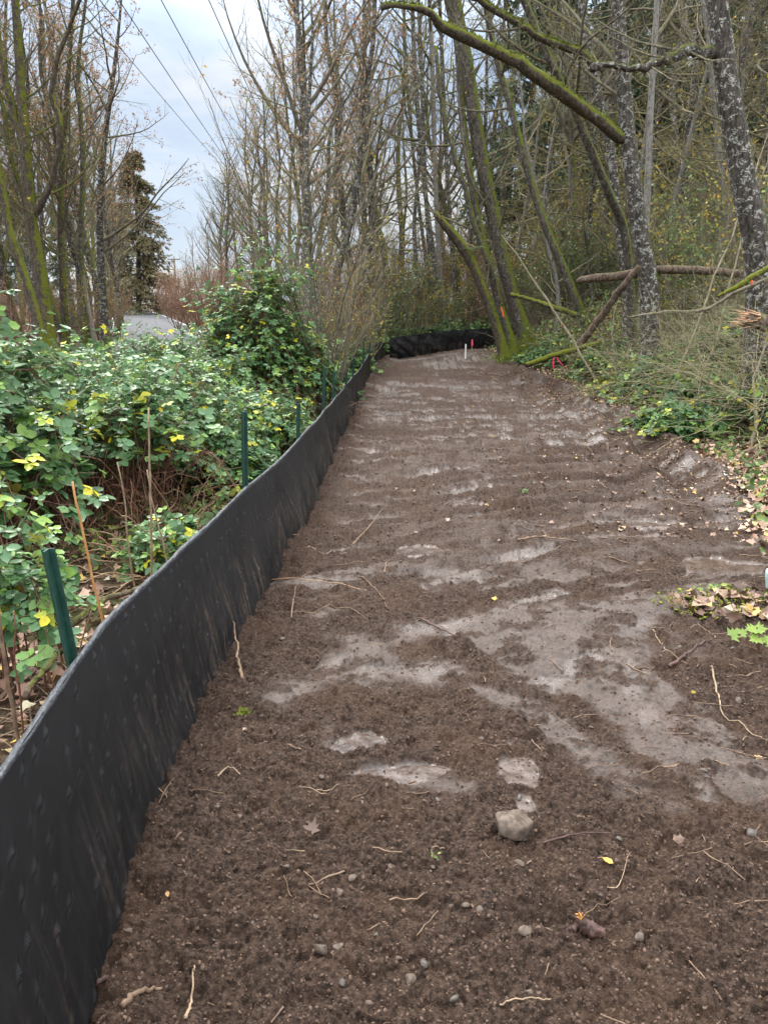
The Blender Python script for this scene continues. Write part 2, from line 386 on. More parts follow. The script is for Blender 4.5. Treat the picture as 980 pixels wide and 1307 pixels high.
def fabric_mat():
    m, t, b = M('black_woven_geotextile'); n = NB(t); c = n('ShaderNodeTexCoord').outputs['UV']
    def wv(sc, d):
        return n('ShaderNodeTexWave', {'Vector': c, 'Scale': sc, 'Distortion': .4, 'Detail': 1.0}, bands_direction=d).outputs['Fac']
    w = n.math('ADD', wv(95, 'X'), wv(95, 'Y'))
    mp = n('ShaderNodeMapping', {'Vector': c, 'Scale': (19, 1.5, 1)}).outputs[0]
    st = n.noise(mp, 1.6, 8, .68, .15); big = n.noise(c, 1.4, 4)
    hgt = n('ShaderNodeSeparateXYZ', {0: c}).outputs['Y']
    along = n('ShaderNodeSeparateXYZ', {0: c}).outputs['X']
    low = n.mapr(hgt, .62, .12)
    s1 = n.math('MULTIPLY', n.mapr(st, .45, .70), n.math('MULTIPLY', low, n.mapr(big, .34, .54)))
    s1 = n.math('MULTIPLY', s1, n.mapr(n.noise(c, 45, 5, .7), .36, .6, .25, 1))
    s1 = n.math('MULTIPLY', s1, n.mapr(along, 2.2, 4.0, .35, .95))
    sp = n.mapr(n.noise(c, 160, 3, .6), .66, .72, 0, .35)
    col = n.mix(n.mapr(big, .3, .7), (.0032, .0035, .0045), (.0068, .0074, .0095))
    col = n.mix(s1, col, (.15, .105, .075)); col = n.mix(sp, col, (.06, .05, .045))
    lint = n.noise(n('ShaderNodeMapping', {'Vector': c, 'Scale': (60, 6, 1), 'Rotation': (0, 0, .35)}).outputs[0], 2, 3, .6)
    col = n.mix(n.mapr(lint, .70, .78, 0, .3), col, (.13, .13, .13))
    w2 = n.math('ADD', w, n.math('MULTIPLY', n.noise(c, 300, 3, .7), 1.5))
    setp(t, b, col=col, rough=n.mapr(s1, 0, 1, .5, .9), nor=n.bump(w2, .7, .0015), spec=.3); return m
MAT['fabric'] = fabric_mat()
def hem_mat():
    m, t, b = M('folded_hem_fabric'); n = NB(t); c = n('ShaderNodeTexCoord').outputs['UV']
    w = n.noise(n('ShaderNodeMapping', {'Vector': c, 'Scale': (1, 3.2, 1), 'Rotation': (0, 0, .3)}).outputs[0], 75, 5, .75, 1.5)
    col = n.mix(n.mapr(w, .46, .62), (.008, .009, .012), (.12, .135, .16))  # pale weave marks; their bluish lightness stands in for sky sheen on the fold
    setp(t, b, col=col, rough=.5, nor=n.bump(w, .6, .003), spec=.5); return m
MAT['hem'] = hem_mat()

# ------------------------------------------------------------------ terrain
FBX = np.array([-.50, -.60, -.68, -.78, -.79, -.775, -.735, -.67, -.64, -.615, -.60, -.57, -.47, -.28, .05])
FBY = np.array([0.0, .9, 1.4, 2.25, 2.75, 3.25, 4.0, 5.25, 6.45, 7.9, 9.4, 13.6, 19., 23.5, 27.0])
def fence_x(y): return np.interp(y, FBY, FBX)
def xR(y): return .22 * fbm(np.asarray(y, float) * 1.1, np.asarray(y, float) * 0, 15, 4, .6) + np.interp(y, [-5, 0, 3, 5, 8, 10, 14, 20, 24, 28, 32], [2.3, 2.2, 2.0, 2.9, 3.9, 4.4, 4.8, 4.9, 4.2, 3.6, 3.3])
def rz(y): return np.interp(y, [-20, 10, 30, 60, 110, 160, 250, 600], [0, 0, .6, 1.8, 4, 6, 8, 14])
def rc(y): return np.interp(y, [-20, 10, 25, 40, 60, 80, 110, 150, 200, 260], [-6.6, -7.2, -8.4, -11.5, -18.5, -25.8, -37.5, -54, -76, -104])
def H(x, y, bumpy=True):
    x = np.asarray(x, float); y = np.asarray(y, float)
    cz = .45 * ss(17, 26, y) + .3 * ss(.5, 3, x) * ss(21, 27, y) + .018 * np.maximum(0, y - 28)
    t = ss(-6, -1.5, x); e = x - xR(y)
    z = rz(y) * (1 - t) + cz * t + (2.1 * ss(0, 5, e) + .05 * np.maximum(0, e - 5)) * ss(1, 7, y)
    if bumpy:
        off = np.clip(np.maximum(e, fence_x(y) - .3 - x) / 1.5, 0, 1) * ss(3.2, 4.5, np.abs(x - rc(y)))
        off = np.where(y > 28.5, ss(3.2, 4.5, np.abs(x - rc(y))), off)
        z = z + off * .28 * fbm(x * .55, y * .55, 50, 3)
    return z
def streaks(x, y):
    far = ss(3.3, 4.6, y)
    # long arcs sweeping up to the right (machine track smears)
    cx, cy = 1.5, -6.0 
    a = .50 - .035 * (y - 5); u = x * np.cos(a * ss(3, 6, y) ) + y * np.sin(a); v = -x * np.sin(a) * np.interp(y, [5, 12], [1, .35]) + y * np.cos(a)
    n1 = fbm(u * .55 + 3, v * 3.4, 21, 4, .55)
    u2 = x * .25 - y * .97; v2 = x * .97 + y * .25
    n2 = fbm(u2 * .9, v2 * 2.6, 31, 4, .55)
    return n1 * far + n2 * (1 - far), far
def puddles(x, y):
    p = 0
    for (px, py, a, b) in ((.50, 2.42, .10, .15), (-.10, 2.62, .14, .09), (.06, 2.42, .16, .07), (2.35, 4.85, .42, .14), (1.9, 5.55, .5, .07), (2.3, 5.95, .7, .07), (.35, 5.2, .28, .1)):
        d = np.hypot((x - px) / a, (y - py) / b) + .9 * fbm(x * 6, y * 6, 77, 3)
        p = np.maximum(p, 1 - ss(.75, 1.15, d))
    return p
STROKES = [((480, 722), (600, 697), (700, 672), (860, 640), .06), ((560, 748), (640, 715), (770, 690), .05), ((740, 662), (860, 648), (985, 632), .08), ((790, 706), (880, 700), (985, 690), .10),
 ((540, 808), (620, 785), (720, 758), .05), ((360, 885), (440, 845), (530, 800), .10), ((430, 862), (560, 852), .10), ((480, 642), (560, 628), .06), ((500, 562), (600, 556), (700, 541), .07), ((520, 592), (660, 588), (820, 566), .06),
 ((640, 542), (780, 522), .08), ((440, 662), (505, 655), .08), ((690, 870), (830, 800), .07), ((700, 905), (770, 950), (850, 1025), .055), ((800, 850), (840, 930), (885, 1000), .05), ((520, 995), (580, 1012), .05), ((840, 890), (935, 925), .06),
 ((610, 880), (690, 905), (760, 965), .06), ((600, 620), (760, 600), (900, 590), .05), ((500, 690), (430, 700), .05), ((560, 512), (700, 500), .10), ((520, 485), (600, 478), .12), ((640, 575), (760, 560), .07), ((900, 665), (985, 660), .08), ((560, 730), (600, 735), .09)]
def strokes(x, y):
    w = 0; wx = x + .10 * fbm(x * 4, y * 4, 201, 5, .65); wy = y + .10 * fbm(x * 4, y * 4, 211, 5, .65)
    for st in STROKES:
        pts = [on_ground(*q) for q in st[:-1]]; wd = st[-1]
        for a, b in zip(pts[:-1], pts[1:]):
            dx, dy = b[0] - a[0], b[1] - a[1]; t = np.clip(((wx - a[0]) * dx + (wy - a[1]) * dy) / (dx * dx + dy * dy), 0, 1)
            d = np.hypot(wx - a[0] - dx * t, wy - a[1] - dy * t); w = np.maximum(w, 1 - ss(.3, 1.7, d / (wd * (1 + .05 * a[1]))))
    return w
def relief(x, y):
    """fine height of the dirt on top of H, plus wetness and puddle masks"""
    s, far = streaks(x, y)
    lo = fbm(x * .5, y * .5, 5, 3)
    zone = ss(.95, .2, y - 1.6 + lo * .6)   # the near rough band
    edge = np.minimum(x - fence_x(y), xR(y) - x)
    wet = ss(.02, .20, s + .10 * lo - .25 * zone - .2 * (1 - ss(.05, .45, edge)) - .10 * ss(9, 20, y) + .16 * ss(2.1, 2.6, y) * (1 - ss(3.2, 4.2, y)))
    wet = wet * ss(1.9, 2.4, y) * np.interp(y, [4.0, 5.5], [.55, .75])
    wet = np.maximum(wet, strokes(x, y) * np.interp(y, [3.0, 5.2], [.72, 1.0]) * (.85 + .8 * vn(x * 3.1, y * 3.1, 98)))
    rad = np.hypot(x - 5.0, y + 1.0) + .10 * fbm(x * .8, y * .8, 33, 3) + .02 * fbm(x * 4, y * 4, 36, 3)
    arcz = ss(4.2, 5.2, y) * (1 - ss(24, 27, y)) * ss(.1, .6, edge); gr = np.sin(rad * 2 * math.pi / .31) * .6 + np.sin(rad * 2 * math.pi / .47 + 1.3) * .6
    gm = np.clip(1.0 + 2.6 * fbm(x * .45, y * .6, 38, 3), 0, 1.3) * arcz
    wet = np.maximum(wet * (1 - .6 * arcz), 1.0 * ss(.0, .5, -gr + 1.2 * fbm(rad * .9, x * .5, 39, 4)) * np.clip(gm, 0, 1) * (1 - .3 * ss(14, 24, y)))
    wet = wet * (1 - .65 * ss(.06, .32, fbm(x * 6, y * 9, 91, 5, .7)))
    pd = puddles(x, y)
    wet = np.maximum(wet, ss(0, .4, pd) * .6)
    z = .05 * fbm(x * .8, y * .8, 1, 3) + .05 * s * (1 - zone) * ss(1.8, 3, y)
    z += .05 * (1 - ss(0, .40, x - fence_x(y))) * np.clip(1 + 1.9 * fbm(x * 3, y * 3, 4, 4, .6), 0, 3) - .02
    rgh = 1 - .88 * wet
    amp = 0
    for sc, am, sd in ((.26, .018 * ss(3, 7, y), 57), (.11, .022, 60), (.045, .011, 63), (.021, .0062, 66), (.011, .003, 69)):
        wx = x + .03 * vn(x * 12, y * 12, sd + 9); wy = y + .03 * vn(x * 12, y * 12, sd + 19)
        d, r = worley(wx / sc, wy / sc, sd)
        amp = amp + am * np.sqrt(np.clip(1 - (d / (.35 + .35 * r)) ** 2, 0, 1)) * (r > .15)
    z = z + rgh * (amp + .03 * fbm(x * 5, y * 5, 8, 4, .6)) + .004 * fbm(x * 22, y * 22, 12, 3)
    # cleat ridges pressed across the path by the tracks
    z = z + .032 * gr * gm
    ang = np.arctan2(y + 1, x - 5)
    z = z + wet * .006 * (fbm(rad * 30, ang * 14, 96, 3) * ss(3.6, 4.6, y) + fbm((x * .97 + y * .25) * 30, (x * .25 - y * .97) * 2.5, 97, 3) * (1 - ss(3.6, 4.6, y)))
    # the dark rut along the right hand edge
    rr2 = xR(y) - .75 + .12 * np.sin(y * 1.1); dr = x - rr2; rz2 = ss(6, 8, y) * (1 - ss(22, 25, y))
    z = z + rz2 * (-.13 * np.exp(-(dr / .18) ** 2) - .08 * np.exp(-((dr + .7) / .16) ** 2) + .09 * np.exp(-((dr - .36) / .13) ** 2) + .06 * np.exp(-((dr + .34) / .11) ** 2)) * (1 + 1.2 * fbm(x * 3, y * 3, 95, 3))
    z = z - .008 * ss(0, 1, pd)
    z = z * (1 - .8 * ss(.3, .6, pd)) - .006 * ss(.3, .6, pd)
    # little hollow beside the torn root
    z = z - .05 * np.exp(-(((x - .47) / .07) ** 2 + ((y - 1.73) / .035) ** 2)) - .02 * np.exp(-(((x - .66) / .05) ** 2 + ((y - 1.72) / .02) ** 2))
    return z, wet, pd
def G(x, y):
    x = np.asarray(x, float); y = np.asarray(y, float)
    return H(x, y, False) + relief(x, y)[0]
def g1(x, y): return float(G(np.array([x]), np.array([y]))[0])
def h1(x, y): return float(H(np.array([x]), np.array([y]))[0])

def grid_faces(nr, nc):
    i = np.arange(nr * nc).reshape(nr, nc)
    return np.stack([i[:-1, :-1], i[:-1, 1:], i[1:, 1:], i[1:, :-1]], -1).reshape(-1, 4)
# dirt path, finer near the viewpoint
vv = np.linspace(1560, 438.5, 760); b_ = -(vv - 653.5) / FPX
rows = (cP + b_ * sP) * (-EYE / (-sP + b_ * cP)); rows = rows[rows < 29.5]; rows = np.concatenate([rows, np.linspace(rows[-1] + .15, 29.5, 12)])
NC = 620; tcol = np.linspace(0, 1, NC)
lim = np.minimum(xR(rows) + .6, .60 * rows + 1.4)
X = fence_x(rows)[:, None] - .18 + (lim - fence_x(rows) + .18)[:, None] * tcol[None, :]; Yg = np.repeat(rows[:, None], NC, 1)
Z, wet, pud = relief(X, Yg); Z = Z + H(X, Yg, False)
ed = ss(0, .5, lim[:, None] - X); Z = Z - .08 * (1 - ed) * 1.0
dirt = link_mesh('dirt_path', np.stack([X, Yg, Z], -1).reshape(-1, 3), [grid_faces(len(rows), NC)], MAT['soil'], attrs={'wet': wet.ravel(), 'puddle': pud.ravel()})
tag(dirt, 'wide graded path of wet brown mud with smears and ruts', 'path', kind='structure')

# forest floor: one sheet to the horizon, sunk under the path and the road
gx = np.concatenate([np.linspace(-400, -70, 20), np.linspace(-66, -12, 60), np.linspace(-11.5, 12, 190), np.linspace(12.6, 60, 60), np.linspace(66, 400, 20)])
gy = np.concatenate([np.linspace(-60, -4, 12), np.linspace(-3, 32, 220), np.linspace(32.5, 120, 110), np.linspace(125, 600, 40)])
GX, GY = np.meshgrid(gx, gy); GZ = H(GX, GY)
inside = (GX > fence_x(GY) - .02) & (GX < xR(GY) + .35) & (GY < 28.6)
GZ = np.where(inside, GZ - .16, GZ)
GZ = GZ - .25 * (1 - ss(2.9, 3.8, np.abs(GX - rc(GY)))) * (GY > -20) + .05 * ss(0, .4, np.minimum(GX - 0, 1)) * 0
floor = link_mesh('forest_floor', np.stack([GX, GY, GZ], -1).reshape(-1, 3), [grid_faces(len(gy), len(gx))], MAT['floor'])
tag(floor, 'forest floor of brown leaf litter and moss', 'ground', kind='structure')

# road
ry = np.linspace(-10, 255, 180); cx = rc(ry); tx = np.gradient(cx, ry); nl = np.stack([np.ones_like(tx), -tx], 1); nl /= np.linalg.norm(nl, axis=1)[:, None]
# smooth the centre line
for _ in range(30): cx[1:-1] = (cx[:-2] + cx[1:-1] * 2 + cx[2:]) / 4
def strip(off0, off1, dz):
    a = np.stack([cx + nl[:, 0] * off0, ry + nl[:, 1] * off0, rz(ry) + dz], 1); b = np.stack([cx + nl[:, 0] * off1, ry + nl[:, 1] * off1, rz(ry) + dz], 1)
    return np.stack([a, b], 1).reshape(-1, 3), [grid_faces(len(ry), 2)]
tag(link_mesh('road', *strip(-2.8, 2.8, -.02), MAT['asphalt']), 'grey two lane asphalt road curving uphill into the trees', 'road', kind='structure')
for o0 in (-2.6, 2.5):
    tag(link_mesh('road_marking', *strip(o0, o0 + .11, -.015), MAT['line']), 'white edge line painted on the road', 'road marking', kind='structure')

# ------------------------------------------------------------------ silt fence
def grid_obj(name, V, U, mat, parent):
    nr, nc = V.shape[:2]; o = link_mesh(name, V.reshape(-1, 3), [grid_faces(nr, nc)], mat, parent)
    uv = o.data.uv_layers.new(name='UVMap'); li = np.empty(len(o.data.loops), np.int32); o.data.loops.foreach_get('vertex_index', li)
    uv.data.foreach_set('uv', U.reshape(-1, 2)[li].astype(np.float32).ravel()); return o
FH = .64
fence = thing('silt_fence', 'long black woven silt fence running along the left of the muddy path', 'fence', (-.6, 3, 0))
fy = np.concatenate([np.linspace(-.2, .8, 60), np.linspace(.803, 5, 1300), np.linspace(5.007, 12, 600), np.linspace(12.03, 27, 300)])
fx = fence_x(fy)
for _ in range(25): fx[1:-1] = (fx[:-2] + fx[1:-1] * 2 + fx[2:]) / 4
sl = np.concatenate([[0], np.cumsum(np.hypot(np.diff(fx), np.diff(fy)))])
hh = np.linspace(-.12, 1, 150)
POSTY = np.array([-.1, 2.05, 4.45, 6.7, 8.75, 10.5, 12.5, 14.6, 16.8, 19.0, 21.2, 23.2, 25.2])
def topz(y):
    sag = 0
    d = np.min(np.abs(y[:, None] - POSTY[None, :]), axis=1)
    return FH + .035 * (1 - ss(1.2, 3.2, y)) - .014 * ss(0, 1.1, d) + .006 * fbm(y * .9, y * 0 + 3, 41, 3)
tz = topz(fy)
lean = np.interp(fy, [0, 2, 4, 8, 12, 27], [-.16, -.14, -.125, -.09, -.06, -.03])
S, Hh = np.meshgrid(sl, hh, indexing='ij'); YY = np.repeat(fy[:, None], len(hh), 1)
off = lean[:, None] * np.clip(Hh, 0, 1) ** 1.2
bul = .05 * fbm(S * .8, Hh * 1.2, 43, 2) * np.sin(np.clip(Hh, 0, 1) * math.pi * .8 + .3)
fold = .030 * fbm(S * 2.6 + Hh * .8, Hh * .5, 44, 3) * (1.2 - Hh) + .010 * fbm(S * 5 - Hh * 2.5, Hh * 2.5, 46, 3) + .006 * fbm(S * 11, Hh * 2.5, 45, 3) * (1 - .4 * Hh)
fold *= 1 - .75 * np.clip(Hh, 0, 1) ** 3
fold *= np.interp(YY, [0, 3, 6, 22, 27], [.8, 1, 1.5, 1.6, .7])
# stitch puckers: rows of short dashes
pk = 0
for r, h0 in enumerate(np.linspace(.08, .93, 8)):
    ph = (S * 1.0 + .043 * r + .02 * vn(S * 2.5, S * 0 + r, 9)) / .088; c = np.floor(ph).astype(np.int64); rr_ = hsh(c, c * 0 + r, 7); r2_ = hsh(c, c * 0 + r, 8)
    du = (ph - c - .3 - .4 * r2_) * .088; dv = (Hh - h0 - (rr_ - .5) * .035 - .02 * vn(S * 1.5, S * 0 + r * 3, 19)) * FH
    th_ = .25 + .5 * r2_; al = du * np.cos(th_) + dv * np.sin(th_); ac = -du * np.sin(th_) + dv * np.cos(th_)
    pk = pk + (rr_ > .38) * (.4 + rr_ ** 2) * .0105 * (np.exp(-((ac / .0042) ** 2 + (al / .016) ** 2)) - .9 * np.exp(-(((ac + .009) / .006) ** 2 + (al / .02) ** 2)))
pk = pk * np.interp(YY, [0, 5, 9], [1, 1, .3])
dx = off + bul * .7 + fold + pk
dx = dx * ss(-.12, .12, Hh)
bz = H(fx, fy, False)
VX = fx[:, None] + dx; VZ = bz[:, None] + Hh * tz[:, None]
grid_obj('fabric', np.stack([VX + .6, YY - 3, VZ], -1), np.stack([S, Hh * FH], -1), MAT['fabric'], fence)
# the folded hem along the top
hem_t = np.linspace(0, 1, 9)
topx = VX[:, -1]; topzv = VZ[:, -1]
prof = np.array([(.003, -.020), (.0045, -.010), (.004, -.001), (.000, .002), (-.005, .0015), (-.013, -.001), (-.019, -.006), (-.021, -.022), (-.017, -.035)])
wv_ = 1 + .35 * fbm(sl[:, None] * 7, hem_t[None, :] * 2, 47, 3)
HX = topx[:, None] + prof[None, :, 0] * wv_; HZ = topzv[:, None] + prof[None, :, 1] + .006 * fbm(sl[:, None] * 14, hem_t[None, :] * 4, 48, 4) + .006 * fbm(sl[:, None] * 3, sl[:, None] * 0, 49, 3)
grid_obj('top_hem', np.stack([HX + .6, np.repeat(fy[:, None], 9, 1) - 3, HZ], -1), np.stack([np.repeat(sl[:, None], 9, 1), np.repeat(hem_t[None] * .05, len(sl), 0)], -1), MAT['hem'], fence)
def tpost(base, top, parent, name='post', w=.035, end=None):
    """a T-shaped steel stake with studs"""
    base = np.array(base, float); top = np.array(top, float); ax = nrm(top - base); L_ = np.linalg.norm(top - base)
    xh = nrm(np.cross(ax, [0, 1, 0.])); yh = np.cross(xh, ax)
    pr = np.array([(-.5, .0), (.5, 0), (.5, -.12), (.08, -.12), (.08, -.75), (-.08, -.75), (-.08, -.12), (-.5, -.12)]) * w
    n = len(pr); v = np.array([base + ax * h * L_ + xh * p[0] + yh * p[1] for h in (0, 1) for p in pr])
    q = np.array([(i, (i + 1) % n, n + (i + 1) % n, n + i) for i in range(n)])
    capf = [np.array([[n + 0, n + 7, n + 2, n + 1]]), np.array([[n + 3, n + 6, n + 5, n + 4]])]
    parts = [(v, [q] + capf)]
    for k in range(int(L_ / .055)):
        c = base + ax * (k * .055 + .02) + xh * w * .0 + yh * w * .15
        bv = np.array([c + xh * a * w * .22 + yh * b * w * .35 + ax * d * .012 for a in (-1, 1) for b in (-.4, 1) for d in (-1, 1)])
        parts.append((bv, [np.array([(0, 1, 3, 2), (4, 6, 7, 5), (0, 4, 5, 1), (2, 3, 7, 6), (1, 5, 7, 3), (0, 2, 6, 4)])]))
    V, F = merge(parts)
    return link_mesh(name, V - np.array(parent.location), F, MAT['green_post'], parent, smooth=False)
PP_ = [((62, 700), 2.06, .04), ((312, 525), 4.5, .038), ((381, 515), 6.6, .035), ((414, 472), 8.8, .035), ((426, 474), 10.4, .035), ((443, 465), 12.4, .035),
       ((453, 441), 14.6, .035), ((465, 431), 18.6, .04), ((472, 436), 21.5, .04), ((481, 441), 24.5, .04), ((487, 438), 26, .04)]
for (u, v), d, w in PP_:
    tp = P(u, v, d); fxx = float(fence_x(d)); ln = float(np.interp(d, [0, 2, 4, 8, 12, 27], [-.16, -.14, -.125, -.09, -.06, -.03]))
    bx = fxx + ln - .06 if d > 3 else fxx + ln - .015
    tpost((bx + (.03 if d < 3 else 0), d + .02, h1(bx, d) - .1), tp, fence, w=w)

# far fence closing off the end of the path, pleated at its corner
far = thing('silt_fence', 'black silt fence with draped pleats closing the far end of the path', 'fence', (3, 28, .6))
fu = np.concatenate([np.linspace(497, 560, 220), np.linspace(560.3, 760, 300)])
dd = np.interp(fu, [497, 560, 640, 760], [26.9, 27.6, 28.6, 32.5]); xf = (fu - 490) / FPX * dd * 1.0
vt = np.interp(fu, [497, 520, 560, 600, 640, 700, 760], [430, 427, 422, 419, 418, 413, 409]); vb = np.interp(fu, [497, 512, 540, 565, 600, 640, 760], [455, 452, 446, 440, 441, 441, 438])
tzf = EYE + (415 - vt) / FPX * dd; bzf = np.minimum(EYE + (415 - vb) / FPX * dd, H(xf, dd, False)) - .08
hf = np.linspace(0, 1, 60); Sf, Hf = np.meshgrid(np.concatenate([[0], np.cumsum(np.hypot(np.diff(xf), np.diff(dd)))]), hf, indexing='ij')
pl = .018 * np.sin((Sf * 1.1 - (1 - Hf) * 1.2) * 2 * math.pi / .55 + 5 * fbm(Sf * 1.3, Hf * 1.2, 52, 3)) * (1 - ss(1.2, 2.6, Sf)) * (1 - .35 * Hf)
pl = pl + .035 * fbm(Sf * 1.6 + Hf * 1.5, Hf * .9 - Sf * .4, 53, 4) + .02 * fbm(Sf * 6, Hf * 3, 54, 3) + .05 * np.sin(Hf * 3)
VF = np.stack([xf[:, None] + 0 * Hf - 3, dd[:, None] - pl * 1.4 - 28, bzf[:, None] + (tzf - bzf)[:, None] * Hf - .6], -1)
grid_obj('fabric', VF, np.stack([Sf + 7, Hf * FH], -1), MAT['fabric'], far)
for u in (560, 604, 648, 700, 745):
    k = int(np.argmin(np.abs(fu - u))); tpost((xf[k] + .02, dd[k] + .08, bzf[k] - .1), (xf[k] + .02, dd[k] + .12, tzf[k] + .10), far, w=.04)

# ------------------------------------------------------------------ trees
def tree_parts(root, base, trunkP, trunkR, levels, barkm, twigm, seed, leaf=None, k0=12, limbs=None, limbm=None, rough=.06):
    """levels: list of kwargs for grow. limbs: extra (pts,r) polylines each its own part"""
    tv, tf = tubes(trunkP[None] - base, trunkR[None], k0, caps=True, rough=rough, seed=seed)
    link_mesh('trunk', tv, tf, barkm, root)
    cur = trunkP[None], trunkR[None]; parts = []
    lim = []
    def tufts(lp, lr, cnt, sd_):
        g = np.random.default_rng(sd_); i = g.integers(0, len(lp) - 1, cnt); u = g.uniform(0, 1, (cnt, 1)); c = lp[i] * (1 - u) + lp[i + 1] * u - base; T = nrm(lp[i + 1] - lp[i])
        q = g.normal(size=(cnt, 3)) * .55 + np.array([0, 0, 1.]) + np.array([.3, 0, 0]); q = nrm(q - (q * T).sum(-1, keepdims=True) * T); pos = c + q * lr[i][:, None] * g.uniform(.92, 1.12, (cnt, 1)); keep = fbm(c[:, 0] * 4 + c[:, 2] * 2, c[:, 1] * 4 + c[:, 2] * 3, sd_, 3) > np.where(q[:, 2] > .6, -.22, .04)
        X_, Y_, Z_ = frames(g.normal(size=(cnt, 3)), g, q + g.normal(size=(cnt, 3)) * .5); v, f, tn = stamp(*LEAF4, pos[keep], X_[keep], Y_[keep], Z_[keep], g.uniform(.015, .05, cnt)[keep], g.uniform(0, 1, cnt)[keep]); return v, f, tn
    if barkm == BARK['mossy_limb'] or limbm == BARK['mossy_limb']:
        tt_ = [tufts(lp, lr, 3200, seed + 40 + q_) for q_, (lp, lr) in enumerate((limbs or []))] if limbm == BARK['mossy_limb'] else []
        if barkm == BARK['mossy_limb']: tt_.append(tufts(trunkP[:28], trunkR[:28], 3000, seed + 39))
        if tt_:
            v, f = merge([(a_[0], a_[1]) for a_ in tt_]); link_mesh('moss', v, f, MAT['moss'], root, np.concatenate([a_[2] for a_ in tt_]))
    for (lp, lr) in (limbs or []):
        v, f = tubes(lp[None] - base, lr[None], 9, caps=True, rough=.12, seed=seed + 3); link_mesh('limb', v, f, limbm or barkm, root); lim.append((lp[None], lr[None]))
    last = None
    for li, kw in enumerate(levels):
        kw = dict(kw); kk = kw.pop('k', 4); ps = [grow(cur[0], cur[1], seed=seed * 7 + li, **kw)] if kw['m'] else []
        if li == 0 and lim:
            kw2 = dict(kw); kw2['m'] = kw.get('m2', 10) or 10; kw2.pop('m2', None); kw2['t0'] = .1; kw2['t1'] = 1; kw2['absL'] = 2.2; kw2['lenf'] = .6
            for q, l_ in enumerate(lim): ps.append(grow(l_[0], l_[1], seed=seed * 7 + li + 50 + q, **kw2))
        c = np.concatenate([p[0] for p in ps]), np.concatenate([p[1] for p in ps])
        parts.append(tubes(c[0] - base, c[1], kk)); cur = c
    v, f = merge(parts); link_mesh('crown', v, f, twigm, root)
    if leaf:
        g = np.random.default_rng(seed + 99); mat, cnt, size, zmin, nm = leaf
        pts = cur[0][:, 2:].reshape(-1, 3); pts = pts[pts[:, 2] > zmin]; pk_ = pts[g.integers(0, len(pts), cnt)] - base + g.normal(size=(cnt, 3)) * .03
        X_, Y_, Z_ = frames(g.normal(size=(cnt, 3)) + np.array([0, 0, .3]), g, g.normal(size=(cnt, 3)) + np.array([0, 0, -.6]))
        v, f, tn = stamp(*LEAF4, pk_, X_, Y_, Z_, size * g.uniform(.6, 1.3, cnt), g.uniform(0, 1, cnt))
        link_mesh(nm, v, f, MAT[mat], root, tn)
def trunk_line(base, top, n=26, wob=.15, seed=0, lean=0):
    g = np.random.default_rng(seed); s = np.linspace(0, 1, n)[:, None]; b = np.array(base, float); t = np.array(top, float)
    p = b + (t - b) * s; w = np.cumsum(g.normal(size=(n, 2)), axis=0); w = w - w[0] - s * (w[-1] - w[0])
    for _ in range(3): w[1:-1] = (w[:-2] + w[1:-1] * 2 + w[2:]) / 4
    p[:, :2] += w * wob / math.sqrt(n) * 2; return p
protos = {}
def proto_tree(key, name, label, cat, h, r, seed, levels, barkm, twigm, leaf=None, stems=1, spread=.0):
    root = thing(name, label, cat, (0, 0, 0))
    if stems == 1:
        g = np.random.default_rng(seed); tp = trunk_line((0, 0, -.3), (g.normal() * .04 * h, g.normal() * .04 * h, h), 24, .35, seed)
        s = np.linspace(0, 1, 24); tr = r * (1 - .9 * s) ** .9 + .012 + r * .5 * np.exp(-s * 24)
        tree_parts(root, np.zeros(3), tp, tr, levels, barkm, twigm, seed, leaf, k0=8)
    else:
        g = np.random.default_rng(seed); PS = []; RS = []; s = np.linspace(0, 1, 12)
        for i in range(stems):
            a = g.uniform(0, 2 * math.pi); o = g.uniform(.05, .35) * spread; hh_ = h * g.uniform(.55, 1)
            b = np.array((math.cos(a) * o * .4, math.sin(a) * o * .4, -.15)); t = np.array((math.cos(a) * spread * hh_ * g.uniform(.15, .5), math.sin(a) * spread * hh_ * g.uniform(.15, .5), hh_))
            p = trunk_line(b, t, 12, .3, seed * 31 + i); bend = (s ** 1.7)[:, None] - s[:, None]; p[:, :2] += bend * (t - b)[None, :2] * .5
            PS.append(p); RS.append(r * g.uniform(.5, 1) * (1 - .85 * s) + .004)
        PS = np.array(PS); RS = np.array(RS)
        v, f = tubes(PS, RS, 6); link_mesh('stems', v, f, barkm, root)
        cur = PS, RS; parts = []
        for li, kw in enumerate(levels):
            kw = dict(kw); kk = kw.pop('k', 3); cur = grow(cur[0], cur[1], seed=seed * 7 + li, **kw); parts.append(tubes(cur[0], cur[1], kk))
        v, f = merge(parts); link_mesh('twigs', v, f, twigm, root)
        if leaf:
            mat, cnt, size, zmin, nm = leaf; pts = cur[0][:, 1:].reshape(-1, 3); pts = pts[pts[:, 2] > zmin]; q = pts[g.integers(0, len(pts), cnt)] + g.normal(size=(cnt, 3)) * .02
            X_, Y_, Z_ = frames(g.normal(size=(cnt, 3)) + np.array([0, 0, .6]), g, g.normal(size=(cnt, 3)) + np.array([0, 0, -.4]))
            v, f, tn = stamp(*LEAF4, q, X_, Y_, Z_, size * g.uniform(.6, 1.3, cnt), g.uniform(0, 1, cnt)); link_mesh(nm, v, f, MAT[mat], root, tn)
    protos[key] = root; root['used'] = 0; return root
